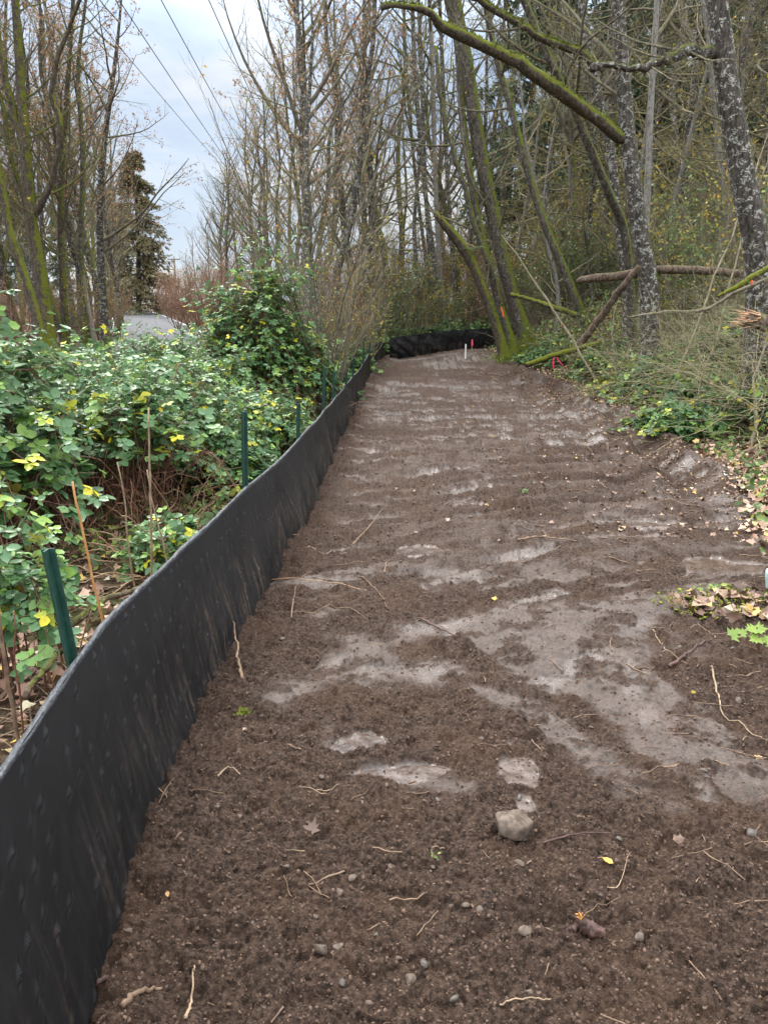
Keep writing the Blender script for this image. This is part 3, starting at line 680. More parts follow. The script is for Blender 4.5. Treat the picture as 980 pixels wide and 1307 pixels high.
def place(key, x, y, s=1.0, rz_=None, label=None, group=None, dz=0, tilt=None):
    r = protos[key]; rz_ = random.uniform(0, 6.28) if rz_ is None else rz_
    tilt = tilt or (random.gauss(0, .03), random.gauss(0, .03))
    loc = (x, y, h1(x, y) + dz)
    if not r['used']:
        r['used'] = 1; r.location = loc; r.rotation_euler = (tilt[0], tilt[1], rz_); r.scale = (s, s, s) if not hasattr(s, '__len__') else s
        if label: r['label'] = label
        if group: r['group'] = group
        return r
    c = copy_thing(r, loc, rz_, s, label, group, tilt); return c
UP = dict(up=.30, wob=.42)
lv_up = [dict(m=19, t0=.2, t1=.98, lenf=.37, ang=(32, 62), n=10, rr=.0115, k=5, **UP), dict(m=8, t0=.15, t1=1, lenf=.42, ang=(20, 50), n=6, rr=.009, k=3, **UP), dict(m=6, t0=.1, t1=1, lenf=.5, ang=(20, 55), n=5, rr=.004, minr=.0035, k=3, up=.3, wob=.35)]
lv_up2 = [dict(m=22, t0=.35, t1=.98, lenf=.34, ang=(30, 65), n=9, rr=.016, k=5, up=.4, wob=.35), dict(m=9, t0=.15, t1=1, lenf=.45, ang=(25, 60), n=6, rr=.009, k=3, up=.3, wob=.35), dict(m=6, t0=.1, t1=1, lenf=.5, ang=(20, 60), n=5, rr=.004, minr=.0035, k=3, up=.2, wob=.4)]
lv_mess = [dict(m=34, t0=.08, t1=.98, lenf=.26, ang=(45, 95), n=8, rr=.012, k=4, up=.15, wob=.5), dict(m=8, t0=.15, t1=1, lenf=.5, ang=(25, 70), n=6, rr=.007, k=3, up=.1, wob=.5), dict(m=5, t0=.1, t1=1, lenf=.5, ang=(20, 70), n=5, rr=.004, minr=.0035, k=3, up=.05, wob=.5)]
BT = 'bare_tree'
proto_tree('upA', BT, 'bare', 'tree', 12, .13, 101, lv_up, BARK['alder'], BARK['twig'], ('rust', 1300, .085, 5, 'leaves'))
proto_tree('upB', BT, 'bare', 'tree', 12, .11, 102, lv_up, BARK['alder_mossy'], BARK['twig'], ('yellow', 500, .08, 2, 'leaves'))
proto_tree('upC', BT, 'bare', 'tree', 13, .15, 103, lv_up2, BARK['alder'], BARK['twig_dark'])
proto_tree('upD', BT, 'bare', 'tree', 13, .14, 104, lv_up2, BARK['alder_mossy'], BARK['twig_dark'], ('yellow', 160, .08, 2, 'leaves'))
proto_tree('messA', BT, 'bare', 'tree', 14, .13, 105, lv_mess, BARK['alder'], BARK['twig'], ('yellow', 450, .09, 1, 'leaves'))
proto_tree('messB', BT, 'bare', 'tree', 15, .17, 106, lv_mess, BARK['alder_mossy'], BARK['twig_dark'], ('yellow', 200, .09, 1, 'leaves'))
proto_tree('messC', BT, 'bare', 'tree', 13, .10, 107, lv_mess, BARK['pale'], BARK['twig_pale'], ('yellow', 260, .09, 1, 'leaves'))
sh1 = [dict(m=10, t0=.15, t1=1, lenf=.45, ang=(15, 45), n=7, rr=.008, k=3, up=.4, wob=.3), dict(m=7, t0=.1, t1=1, lenf=.5, ang=(20, 60), n=5, rr=.004, minr=.0022, k=3, up=.2, wob=.4)]
proto_tree('shrubRed', 'bare_shrub', 'x', 'shrub', 3.2, .022, 201, sh1, BARK['twig_red'], BARK['twig_red'], ('rust', 800, .065, .4, 'leaves'), stems=16, spread=1.1)
proto_tree('shrubTan', 'bare_shrub', 'x', 'shrub', 3.4, .022, 202, sh1, BARK['twig'], BARK['twig'], ('yellow', 900, .075, .3, 'leaves'), stems=14, spread=1.0)
proto_tree('shrubGreen', 'leafy_shrub', 'x', 'shrub', 2.6, .018, 203, sh1, BARK['twig'], BARK['twig'], ('herb', 1500, .08, .1, 'leaves'), stems=14, spread=1.3)
proto_tree('hazel', 'hazel_clump', 'x', 'shrub', 6.5, .03, 204, [dict(sh1[0], m=7), dict(sh1[1], m=5)], BARK['twig_dark'], BARK['twig'], ('yellow', 260, .07, 1, 'leaves'), stems=11, spread=1.0)
# conifers
def proto_conifer(key, name, h, r, spread, seed, needle, nb=110, t0=.08):
    root = thing(name, 'x', 'tree'); g = np.random.default_rng(seed)
    tp = trunk_line((0, 0, -.3), (0, 0, h), 20, .15, seed); s = np.linspace(0, 1, 20); tr = r * (1 - .93 * s) + .01
    v, f = tubes(tp[None], tr[None], 9, caps=True); link_mesh('trunk', v, f, BARK['conifer'], root)
    t = t0 + (1 - t0) * np.sort(g.uniform(0, .99, nb)) ; z = t * h; az = g.uniform(0, 2 * math.pi, nb)
    L_ = spread * (1 - t) ** .75 * g.uniform(.6, 1.15, nb) + .25; n = 9; q = np.linspace(0, 1, n)
    D = np.stack([np.cos(az), np.sin(az)], 1); B = np.zeros((nb, n, 3)); B[:, :, :2] = D[:, None] * (L_[:, None] * q)[..., None]
    B[:, :, 2] = z[:, None] + L_[:, None] * (.18 * q - .55 * q ** 2 + .12 * q ** 4); B[:, :, :2] += g.normal(size=(nb, n, 2)) * .04 * q[None, :, None]
    RB = (.012 + .010 * L_)[:, None] * (1 - .9 * q)[None]
    S1 = grow(B, RB, 12, .15, 1, .34, (40, 75), up=0, n=5, rr=.006, wob=.25, droop=.9, seed=seed + 1)
    v, f = merge([tubes(B, RB, 4), tubes(*S1, 3)]); link_mesh('branches', v, f, BARK['conifer'], root)
    # needle sprays hang along the side twigs
    pts = S1[0]; a = pts[:, :-1].reshape(-1, 3); b = pts[:, 1:].reshape(-1, 3); K = len(a); rep = 7
    a = np.repeat(a, rep, 0); b = np.repeat(b, rep, 0); u = g.uniform(0, 1, (len(a), 1)); pos = a + (b - a) * u
    d = nrm(b - a) + g.normal(size=a.shape) * .55 + np.array([0, 0, -.35]); X_, Y_, Z_ = frames(g.normal(size=a.shape) * .5 + np.array([0, 0, 1.]), g, d)
    X_ = nrm(d); Y_ = nrm(np.cross(Z_, X_)); Z_ = np.cross(X_, Y_)
    sz = g.uniform(.15, .32, len(a)) * (h / 16); sc3 = np.stack([sz, sz * .42, sz * .5], 1)
    v, f, tn = stamp(*LEAF4, pos, X_, Y_, Z_, sc3, g.uniform(0, 1, len(a))); link_mesh('crown', v, f, MAT[needle], root, tn)
    protos[key] = root; root['used'] = 0
proto_conifer('conA', 'conifer_tree', 17, .2, 3.2, 301, 'needle', 170)
proto_conifer('conB', 'conifer_tree', 15, .17, 2.7, 302, 'needle', 130)
proto_conifer('conBrown', 'conifer_tree', 15, .22, 3.4, 303, 'needle_brown', 220, .03)

# --- hero trees on the right, trunks given by where they stand and how they lean
def hero(name, label, pts, top_ext, levels, barkm, twigm, seed, limbs=None, limbm=None, leaf=None, k0=14, flare=.5, cat='tree'):
    """pts: (u, v, depth, width in px) from base to top of what is seen"""
    C3 = np.array([np.append(P(u, v, d), w / FPX * d * .385) for (u, v, d, w) in pts])
    b = C3[0].copy(); gz = h1(b[0], b[1]); 
    if b[2] > gz - .1: 
        dirn = C3[0, :3] - C3[1, :3]; dirn = dirn / abs(dirn[2]); C3 = np.concatenate([[np.append(C3[0, :3] + dirn * (b[2] - gz + .25) * np.array([.3, .3, 1]), C3[0, 3] * 1.1)], C3])
    e = C3[-1, :3] - C3[-2, :3]; e = e / np.linalg.norm(e)
    if top_ext: C3 = np.concatenate([C3, [np.append(C3[-1, :3] + e * top_ext * .5 + np.array([0, 0, .2]), C3[-1, 3] * .6), np.append(C3[-1, :3] + e * top_ext + np.array([0, 0, .8]), .02)]])
    q = resample(C3, 40); base = np.array((q[0, 0], q[0, 1], gz)); L_ = np.linalg.norm(np.diff(q[:, :3], axis=0), axis=1).cumsum(); L_ = np.concatenate([[0], L_])
    rad = np.maximum(q[:, 3], .012) * (1 + flare * np.exp(-L_ / .35))
    root = thing(name, label, cat, tuple(base))
    lm = []
    for lp in (limbs or []):
        A = resample(np.array([np.append(P(u, v, d), w / FPX * d * .42) for (u, v, d, w) in lp]), 26); g = np.random.default_rng(seed + 5)
        A[1:, :3] += g.normal(size=(25, 3)) * .015; lm.append((A[:, :3], np.maximum(A[:, 3], .006)))
    tree_parts(root, base, q[:, :3], rad, levels, barkm, twigm, seed, leaf, k0, lm, limbm, rough=.05)
    return root
hv = [dict(m=14, t0=.45, t1=1, lenf=.28, ang=(35, 80), n=9, rr=.012, k=5, up=.25, wob=.45), dict(m=7, t0=.15, t1=1, lenf=.5, ang=(25, 65), n=6, rr=.007, k=3, up=.2, wob=.45), dict(m=5, t0=.1, t1=1, lenf=.5, ang=(20, 60), n=5, rr=.004, minr=.0022, k=3, up=.1, wob=.45)]
hv_low = [dict(h_) for h_ in hv]; hv_low[0].update(m=26, t0=.2, lenf=.2)
hero('alder_tree', 'thick speckled alder trunk at the right edge with one bare crooked limb reaching left', [(968, 352, 11, 42), (948, 230, 11, 37), (928, 110, 11, 33), (914, 0, 11, 31), (908, -60, 11, 29)], 4, hv, BARK['alder'], BARK['twig'], 401,
     limbs=[[(915, 70, 11, 15), (880, 66, 10.9, 15), (852, 75, 10.8, 12), (820, 86, 10.7, 9), (790, 86, 10.6, 8), (768, 85, 10.6, 8), (756, 84, 10.6, 13), (752, 88, 10.6, 9)]], limbm=BARK['alder'])
hero('alder_tree', 'speckled alder trunk carrying the long mossy bough that crosses left over the path', [(828, 372, 16, 30), (815, 290, 16, 26), (803, 190, 16, 23), (794, 90, 16, 21), (788, 0, 16, 19), (785, -60, 16, 17)], 4, hv, BARK['alder'], BARK['twig'], 402,
     limbs=[[(812, 190, 16.15, 5), (803, 184, 16.06, 11), (790, 175, 15.95, 16), (772, 162, 15.8, 17), (742, 138, 15.6, 17), (700, 108, 15.2, 18), (665, 84, 15, 17), (630, 66, 14.8, 15), (590, 46, 14.5, 15), (560, 32, 14.3, 12), (545, 14, 14.2, 9), (515, 6, 14, 7), (487, 9, 13.9, 8)],
            [(770, 90, 15.9, 9), (735, 66, 15.7, 10), (692, 50, 15.6, 9), (655, 28, 15.5, 8), (612, 2, 15.4, 8), (580, -20, 15.3, 7)]], limbm=BARK['mossy_limb'])
hero('alder_tree', 'thin dark trunk leaning left behind the mossy bough', [(800, 318, 17.5, 14), (776, 245, 17, 13), (745, 172, 16.7, 13), (733, 140, 16.6, 12), (700, 75, 16.4, 12), (668, 0, 16.2, 10), (650, -45, 16, 9)], 3, hv, BARK['alder_mossy'], BARK['twig_dark'], 403)
hero('alder_tree', 'tall dark alder with a moss covered foot, nearest the end of the path', [(672, 436, 25, 27), (657, 390, 25, 21), (641, 330, 25, 21), (624, 250, 25, 21), (609, 175, 25, 21), (594, 73, 25, 20), (580, 0, 25, 18), (572, -60, 25, 15)], 6, hv_low, BARK['alder_mossy'], BARK['twig'], 404, leaf=('yellow', 60, .1, 1, 'leaves'), flare=.9)
hero('alder_tree', 'slimmer alder growing just left of the tall moss footed trunk', [(654, 442, 24.6, 15), (636, 385, 24.7, 12), (614, 298, 24.8, 11), (600, 225, 24.9, 11), (590, 150, 25, 11), (584, 60, 25, 10), (570, 0, 25, 9)], 5, hv_low, BARK['alder_mossy'], BARK['twig'], 405, flare=.8,
     limbs=[[(640, 395, 24.7, 9), (628, 350, 24.5, 8), (607, 290, 24.4, 8), (585, 215, 24.3, 7), (566, 150, 24.3, 6), (556, 60, 24.3, 5)]])
hero('alder_tree', 'leaning mossy trunk with a broken arm and small fern, leftmost beside the stakes', [(643, 452, 24, 17), (629, 405, 24, 15), (612, 360, 24, 14), (596, 325, 24, 17), (578, 300, 23.9, 15), (562, 281, 23.8, 11), (555, 272, 23.8, 8)], 0, [dict(m=8, t0=.3, t1=1, lenf=.35, ang=(40, 90), n=7, rr=.012, k=4, up=.35, wob=.5), dict(m=6, t0=.1, t1=1, lenf=.5, ang=(25, 70), n=5, rr=.006, k=3, up=.2, wob=.5)], BARK['mossy_limb'], BARK['twig_dark'], 406, flare=.8)
hero('alder_tree', 'slanting alder trunk between the moss footed trunks and the fallen log', [(757, 436, 24, 17), (738, 390, 24, 14), (716, 335, 24, 13), (693, 282, 24, 12), (668, 200, 24, 11), (650, 130, 24, 10), (632, 70, 24, 9), (620, 0, 24, 8)], 5, hv, BARK['alder_mossy'], BARK['twig'], 407)
hero('alder_tree', 'smooth grey trunk rising behind the leaning dark trunk at upper right', [(800, 380, 20, 15), (790, 290, 20, 14), (778, 184, 20, 13), (763, 120, 20, 13), (748, 40, 20, 12), (738, -20, 20, 11)], 5, hv, BARK['alder'], BARK['twig'], 408)
hero('alder_tree', 'pale lichen white trunk behind the two speckled alders', [(822, 350, 21, 11), (826, 240, 21, 10), (831, 120, 21, 9), (838, 0, 21, 8)], 6, hv, BARK['pale'], BARK['twig'], 409)
for i, (u, ub, w) in enumerate(((530, 556, 7), (538, 551, 6), (552, 563, 7), (565, 581, 6), (519, 546, 5))):
    hero('alder_tree', ['leftmost dark trunk in the tight cluster behind the far fence', 'second thin trunk in the tight cluster behind the far fence', 'white blotched trunk on the right of the tight cluster behind the far fence', 'lone thin trunk just right of the tight cluster behind the far fence', 'slender trunk hidden at the back of the cluster behind the far fence'][i],
         [(ub + 5, 418, 33 + i, w + 2), (ub - 2, 340, 33 + i, w + 1), ((u + ub) / 2 - 2, 230, 33 + i, w), (u, 100, 33 + i, w), (u - 4, 0, 33 + i, w - 1)], 4, hv, BARK['alder'] if i != 2 else BARK['pale'], BARK['twig_mossy'], 420 + i)
# --- hero trees on the left beyond the road
hero('maple_tree', 'big mossy trunk at left with a crooked second stem, nearest the road', [(62, 432, 24, 26), (50, 340, 24, 19), (38, 260, 24, 17), (33, 190, 24, 16), (27, 110, 24, 13), (20, 0, 24, 11)], 6, hv_low, BARK['mossy_limb'], BARK['twig_mossy'], 431,
     limbs=[[(40, 280, 24, 12), (66, 232, 23.8, 9), (78, 160, 23.6, 8), (66, 110, 23.5, 7), (90, 30, 23.4, 5), (120, -40, 23, 4)], [(34, 200, 24, 10), (20, 150, 24, 9), (0, 60, 24, 8), (-8, -10, 24, 6)]])
hero('maple_tree', 'leaning mossy trunk rising from the far left edge', [(52, 425, 22, 14), (38, 370, 22, 12), (14, 300, 22, 12), (2, 235, 22, 11), (-20, 120, 22, 10), (-30, 20, 22, 8)], 5, hv_low, BARK['mossy_limb'], BARK['twig_dark'], 432)
hero('maple_tree', 'straight mossy trunk right of the big two stemmed maple', [(84, 430, 26, 13), (80, 340, 26, 10), (78, 260, 26, 9), (84, 150, 26, 7), (92, 30, 26, 6)], 4, hv_low, BARK['mossy_limb'], BARK['twig_mossy'], 433, leaf=('rust', 500, .09, 4, 'leaves'))
hero('maple_tree', 'slender trunk with rusty leaves close to the utility pole', [(108, 425, 27, 10), (104, 320, 27, 8), (106, 200, 27, 7), (100, 90, 27, 6), (110, 0, 27, 4)], 4, hv_low, BARK['alder_mossy'], BARK['twig'], 434, leaf=('rust', 1500, .09, 3, 'leaves'))
hero('maple_tree', 'dark spreading trunk right of the utility pole at the roadside', [(134, 425, 29, 16), (130, 350, 29, 12), (128, 270, 29, 10), (134, 180, 29, 8), (146, 90, 29, 6)], 3, [dict(m=24, t0=.25, t1=1, lenf=.36, ang=(30, 75), n=9, rr=.012, k=5, up=.35, wob=.45)] + hv_low[1:], BARK['alder'], BARK['twig_dark'], 435, leaf=('rust', 1800, .09, 4, 'leaves'))

# --- stands
def many(keys, pts, name_label, group, smin=.85, smax=1.15, dz=0):
    for i, p in enumerate(pts):
        k = keys[i % len(keys)]; s = p[2] if len(p) > 2 else random.uniform(smin, smax)
        place(k, p[0], p[1], s, label=name_label, group=group, dz=dz)
def U(u, d): return ((u - 490) / FPX * d, d)
def jit(us, ds, s=None): return [(*U(u + random.uniform(-8, 8), d * random.uniform(.95, 1.05)),) + ((s,) if s else ()) for u, d in zip(us, ds)]
# stand between road and path, stepping down with distance
many(['upA', 'upB', 'upA', 'upC'], [(*U(400, 17.5), .72), (*U(362, 22), .66), (*U(395, 21), .9), (*U(415, 24), 1.1), (*U(342, 27), .66), (*U(372, 28), .85), (*U(430, 26), 1.15), (*U(324, 33), .66), (*U(356, 35), .9),
      (*U(398, 33), 1.15), (*U(445, 30), 1.25), (*U(304, 42), .70), (*U(334, 45), 1.0), (*U(378, 42), 1.2), (*U(420, 38), 1.2), (*U(289, 52), .76), (*U(314, 58), 1.0), (*U(350, 54), 1.2), (*U(275, 66), .68), (*U(292, 72), .92), (*U(264, 84), .7), (*U(278, 95), .85), (*U(252, 105), .6)],
     'bare upright tree with a few rusty leaves in the stand between road and path', 'bare trees between the road and the path')
many(['messA', 'upC', 'upD', 'messB'], jit([455, 470, 490, 505, 522, 545, 580, 600, 612, 440, 478, 515, 560, 590], [30, 36, 32, 40, 36, 42, 38, 44, 36, 40, 46, 50, 52, 50]),
     'tangled bare tree in the thicket beyond the far silt fence', 'tangled bare trees beyond the far fence')
many(['messB', 'messC', 'messA', 'upD', 'upC'], jit([640, 668, 690, 712, 735, 760, 775, 800, 815, 842, 858, 880, 900, 935, 955, 990, 700, 750, 860, 925, 975, 1010, 660, 785, 1030],
     [36, 32, 38, 30, 34, 27, 36, 30, 40, 26, 33, 22, 30, 24, 32, 20, 45, 42, 42, 38, 27, 24, 48, 48, 30]),
     'bare mossy tree deep in the woods behind the right bank', 'bare trees in the woods on the right')
many(['messC', 'messA', 'messC'], jit([655, 672, 700, 722, 748, 768, 792, 812, 846, 866, 884, 906, 930, 948, 975, 992, 1012], [31, 28, 27, 33, 26, 31, 25, 27, 23, 27, 21, 25, 20, 23, 19, 22, 20], .72),
     'thin pale bare tree in the tangle above the right bank', 'thin pale trees above the right bank')
many(['conA', 'conB'], jit([640, 705, 770, 815, 862, 925, 960, 1010, 745, 890], [44, 40, 46, 34, 42, 33, 44, 36, 54, 54], 1.25),
     'dark green conifer among the bare trees of the right hand woods', 'conifers in the woods on the right')
many(['upC', 'upD', 'upB', 'upA'], jit([-15, 12, 30, 70, 92, 118, 140, 150, 5, 48, 100, 128, 160, 172, -30, 20, 85, 60, 145], [30, 34, 42, 36, 44, 38, 46, 55, 55, 60, 62, 68, 70, 84, 24, 48, 52, 75, 62], 1.05),
     'bare mossy tree in the woods left of the road', 'bare trees left of the road')
many(['upA', 'upB', 'upA'], [(*U(u, d), s) for u, d, s in ((72, 25, .95), (98, 26, 1.05), (116, 28, 1.05), (140, 31, 1.0), (150, 34, 1.0), (125, 34, 1.2), (12, 26, 1.0), (44, 28, 1.1), (158, 40, 1.05), (90, 33, 1.3), (-20, 27, 1.1), (60, 36, 1.4), (168, 47, 1.0))],
     'bare tree with rusty leaves left of the road near the utility pole', 'rusty leaved trees left of the road')
place('conBrown', *U(188, 84), (1.45, 1.45, 1.12), label='tall browned conifer standing left of the road bend against the sky', dz=0)
place('conBrown', *U(166, 96), .95, label='browned conifer just behind the tallest one at the road bend')
many(['conA', 'conB'], [(*U(158, 120), .6), (*U(165, 135), .65), (*U(60, 90), .9), (*U(100, 100), .9), (*U(20, 80), .9)], 'dark conifer far away beside the road', 'far conifers along the road')
# shrubs
many(['shrubRed'], [(*U(u, d), s) for u, d, s in ((236, 50, 1.1), (252, 44, 1.1), (268, 40, 1.1), (285, 34, 1.1), (300, 30, 1.0), (318, 26, 1.0),  (262, 56, 1.3), (285, 60, 1.5), (305, 48, 1.4), (325, 38, 1.3), (240, 64, 1.3), (225, 72, 1.2), (215, 84, 1.0))],
     'reddish brown leafless shrub on the bank above the road', 'reddish shrubs beside the road')
many(['shrubTan', 'shrubRed', 'shrubTan', 'shrubGreen'], [(*U(u, d), s) for u, d, s in ((425, 20, .8), (445, 24, 1.1), (460, 27, 1.3), (480, 31, 1.4), (500, 33, 1.5), (520, 35, 1.5), (545, 31, 1.0), (575, 33, 1.3), (600, 35, 1.4), (618, 32, 1.2), (455, 34, 1.7), (490, 38, 1.8), (535, 40, 1.9), (590, 40, 1.8), (400, 30, 1.4), (420, 28, 1.2), (465, 22, .7), (470, 44, 2), (560, 46, 2), (510, 30, .8))],
     'straggly shrub with small yellow leaves beyond the silt fence', 'yellow leaved shrubs beyond the fence')
many(['shrubTan', 'shrubGreen'], [(*U(u, d), s) for u, d, s in ((650, 30, 1.2), (675, 28, 1.2), (700, 29, 1.3), (725, 27, 1.2), (745, 30, 1.4), (775, 26, 1.2), (800, 24, 1.3), (845, 22, 1.2), (870, 19, 1.2), (900, 18, 1.2), (935, 17, 1.2), (985, 15, 1.2), (690, 36, 2), (740, 38, 2), (790, 34, 2), (840, 30, 1.9), (890, 28, 1.9), (940, 24, 1.7), (1000, 20, 1.5), (640, 34, 1.5))],
     'twiggy understory shrub in the woods above the right bank', 'understory shrubs on the right bank')
many(['hazel'], [(*U(412, 12.5), .72), (*U(400, 15.5), .7)], 'clump of bare hazel stems behind the green fence stakes', 'hazel clumps behind the fence')
many(['shrubRed', 'shrubTan'], [(*U(u, d), .9) for u, d in ((20, 24), (100, 26), (140, 30), (-10, 20), (70, 30), (150, 38), (165, 60))], 'bare roadside shrub at the foot of the left hand trees', 'roadside shrubs at the left trees')
for k, r in list(protos.items()):
    if not r['used']:
        for ch in list(r.children): bpy.data.objects.remove(ch)
        bpy.data.objects.remove(r)
    else: del r['used']
for o in COL.objects:
    if 'used' in o: del o['used']

# ------------------------------------------------------------------ brambles
def bramble(x, y, rad, h, canes, label, seed, leafs=.055, yellow=.05, dead=0, name='bramble_bush', group=None, front=None, lo=.12):
    g = np.random.default_rng(seed); zb = h1(x, y); root = thing(name, label, 'bush', (x, y, zb), group); n = 16; s = np.linspace(0, 1, n)
    az = g.uniform(0, 2 * math.pi, canes); r0 = rad * .55 * np.sqrt(g.uniform(0, 1, canes)); ra = g.uniform(0, 2 * math.pi, canes)
    bx, by = r0 * np.cos(ra), r0 * np.sin(ra); L_ = rad * g.uniform(.35, 1.0, canes); hh_ = h * g.uniform(.45, 1.05, canes)
    p = np.zeros((canes, n, 3)); p[:, :, 0] = bx[:, None] + np.cos(az)[:, None] * L_[:, None] * s; p[:, :, 1] = by[:, None] + np.sin(az)[:, None] * L_[:, None] * s
    # the mound is highest in the middle
    dist = np.hypot(p[:, :, 0], p[:, :, 1]) / rad; dome = np.sqrt(np.clip(1.12 - np.clip(dist, 0, 1) ** 2, .05, 1))
    p[:, :, 2] = hh_[:, None] * np.sin(np.pi * s ** .75 * .80)[None] * dome
    p[:, 1:] += np.cumsum(g.normal(size=(canes, n - 1, 3)), 1) * .012
    gz = H(x + p[:, :, 0], y + p[:, :, 1]) - zb; p[:, :, 2] = np.maximum(p[:, :, 2], 0) + gz
    rr_ = (.005 * (1 - .6 * s))[None] * g.uniform(.7, 1.3, (canes, 1))
    S1 = grow(p, rr_, 5, .25, .95, .28, (30, 70), up=.1, n=6, rr=.004, wob=.4, minr=.0018, seed=seed + 1)
    v, f = merge([tubes(p, rr_, 5), tubes(*S1, 3)]); link_mesh('canes', v, f, MAT['cane'], root)
    if dead:
        a = g.uniform(0, 6.28, dead); q0 = np.stack([rad * .8 * np.sqrt(g.uniform(0, 1, dead)) * np.cos(a), rad * .8 * np.sqrt(g.uniform(0, 1, dead)) * np.sin(a), np.full(dead, 0.)], 1)
        d = g.normal(size=(dead, 3)); d[:, 2] = np.abs(d[:, 2]) * .8; d = nrm(d); Ld = g.uniform(.4, 1.2, dead)
        pd_ = q0[:, None] + d[:, None] * (Ld[:, None] * s)[..., None]; pd_[:, :, 2] -= (s ** 2)[None] * Ld[:, None] * .35; pd_[:, 1:] += np.cumsum(g.normal(size=(dead, n - 1, 3)), 1) * .012
        pd_[:, :, 2] = np.maximum(pd_[:, :, 2], .01) + H(x + pd_[:, :, 0], y + pd_[:, :, 1]) - zb
        v, f = tubes(pd_, np.full((dead, n), .0035) * g.uniform(.5, 1.3, (dead, 1)), 4); link_mesh('dead_canes', v, f, MAT['cane_dry'], root)
    # compound leaves: 3 to 5 leaflets around the end of a petiole
    a = p[:, 3:].reshape(-1, 3); ta = (p[:, 3:] - p[:, 2:-1]).reshape(-1, 3); b = S1[0][:, 1:].reshape(-1, 3); tb = (S1[0][:, 1:] - S1[0][:, :-1]).reshape(-1, 3)
    keep = g.uniform(0, 1, len(b)) < .75
    pos = np.concatenate([a, b[keep]]); tan = nrm(np.concatenate([ta, tb[keep]])); gzp = H(x + pos[:, 0], y + pos[:, 1]) - zb
    rel = (pos[:, 2] - gzp) / h; k = (g.uniform(0, 1, len(pos)) < ss(lo, lo + .35, rel)) ; pos = pos[k]; tan = tan[k]; K = len(pos)
    up = np.array([0, 0, 1.]) + g.normal(size=(K, 3)) * .38 + .5 * nrm(np.stack([pos[:, 0], pos[:, 1], 0 * pos[:, 0]], 1)) * (np.hypot(pos[:, 0], pos[:, 1]) / rad)[:, None]
    o = g.normal(size=(K, 3)); X_, Y_, Z_ = frames(up, g, o + tan * .4); hub = pos + X_ * g.uniform(.02, .07, (K, 1)) + np.array([0, 0, .015])
    base_t = np.clip(g.beta(2.2, 1.7, K) * .86, 0, .86); yl = g.uniform(0, 1, K) < yellow; base_t = np.where(yl, g.uniform(.88, 1, K), base_t)
    sz = leafs * g.uniform(.6, 1.35, K); V_ = []; F_ = []; T_ = []
    for j, (ang, sc_) in enumerate(((0, 1.15), (68, .95), (-68, .95), (128, .7), (-128, .7))):
        m = np.ones(K, bool) if j < 3 else g.uniform(0, 1, K) < .45
        A = R_(ang); dx = X_ * math.cos(A) + Y_ * math.sin(A); tilt = g.normal(size=(K, 1)) * .22; dx = nrm(dx + Z_ * (tilt - .16)); dy = nrm(np.cross(Z_, dx)); dz_ = np.cross(dx, dy)
        s3 = np.stack([sz * sc_, sz * sc_ * g.uniform(.95, 1.35, K), sz * sc_], 1)
        v, f, t = stamp(*LEAF8, (hub + dx * .006)[m], dx[m], dy[m], dz_[m], s3[m], np.clip(base_t + g.normal(size=K) * .03, 0, 1)[m]); V_.append((v, f)); T_.append(t)
    v, f = merge(V_); link_mesh('leaves', v, f, MAT['bramble'], root, np.concatenate(T_)); return root
BR = [
 (-1.72, 3.15, .42, .80, 22, 'bramble sprig behind the nearest green stake at the left edge', 0, .05),
 (-3.1, 5.1, 1.15, 1.5, 120, 'tall arching bramble bush at the left edge of the frame', 60, .074),
 (-2.15, 5.9, .9, 1.1, 90, 'bramble mound over a tangle of bare red canes left of the second stake', 170, .066),
 (-3.7, 6.9, 1.3, 1.15, 100, 'broad bramble bush behind the tall one at the left edge', 40, .07),
 (-1.35, 4.6, .4, .32, 16, 'small patch of pale bramble leaves low beside the fence top', 50, .048),
 (-2.5, 7.4, 1.3, 1.15, 130, 'blue green bramble mound in the middle of the thicket', 30, .06),
 (-1.6, 7.2, .7, .5, 60, 'leafy bramble mat just behind the second green stake', 30, .055),
 (-4.0, 9.3, 1.5, 1.2, 130, 'bramble mound partly hiding the road', 0, .062),
 (-2.4, 9.8, 1.2, 1.15, 120, 'bramble mound with yellow leaves at the foot of the tallest thicket', 0, .06),
 (-1.5, 9.0, .75, .7, 80, 'pale green bramble mat behind the third green stake', 0, .055),
 (-2.05, 12.2, 1.05, 2.3, 150, 'tallest bramble thicket climbing over bare shrubs', 0, .062),
 (-1.6, 12.5, .95, 1.4, 90, 'bramble climbing at the foot of the bare hazel clump', 30, .06),
 (-3.9, 12.8, 1.5, 1.3, 130, 'low bramble mound at the road edge below the tallest thicket', 0, .062),
]
for i, b in enumerate(BR): bramble(*b[:5], b[5], 500 + i * 3, leafs=b[7], dead=b[6], yellow=.09, lo=.18 if b[6] < 100 else .5)
far_pts = [(-1.6, 15.5, 1.0, .8), (-3.2, 15.6, 1.4, .9), (-4.8, 16, 1.3, .7), (-1.5, 18.5, 1, .7), (-3, 19.5, 1.3, .7), (-1.2, 22, 1, .7), (-.3, 29.5, 1.3, .8), (1.1, 30.5, 1.3, .8), (2.4, 31.5, 1.4, .9), (-1.8, 27, 1.4, .9), (4.0, 32, 1.4, .8)]
for i, (x, y, r, h) in enumerate(far_pts): bramble(x, y, r, h, 55, 'distant low bramble mound along the back of the silt fence', 560 + i * 3, leafs=.07, yellow=.08, group='distant bramble mounds behind the fence')
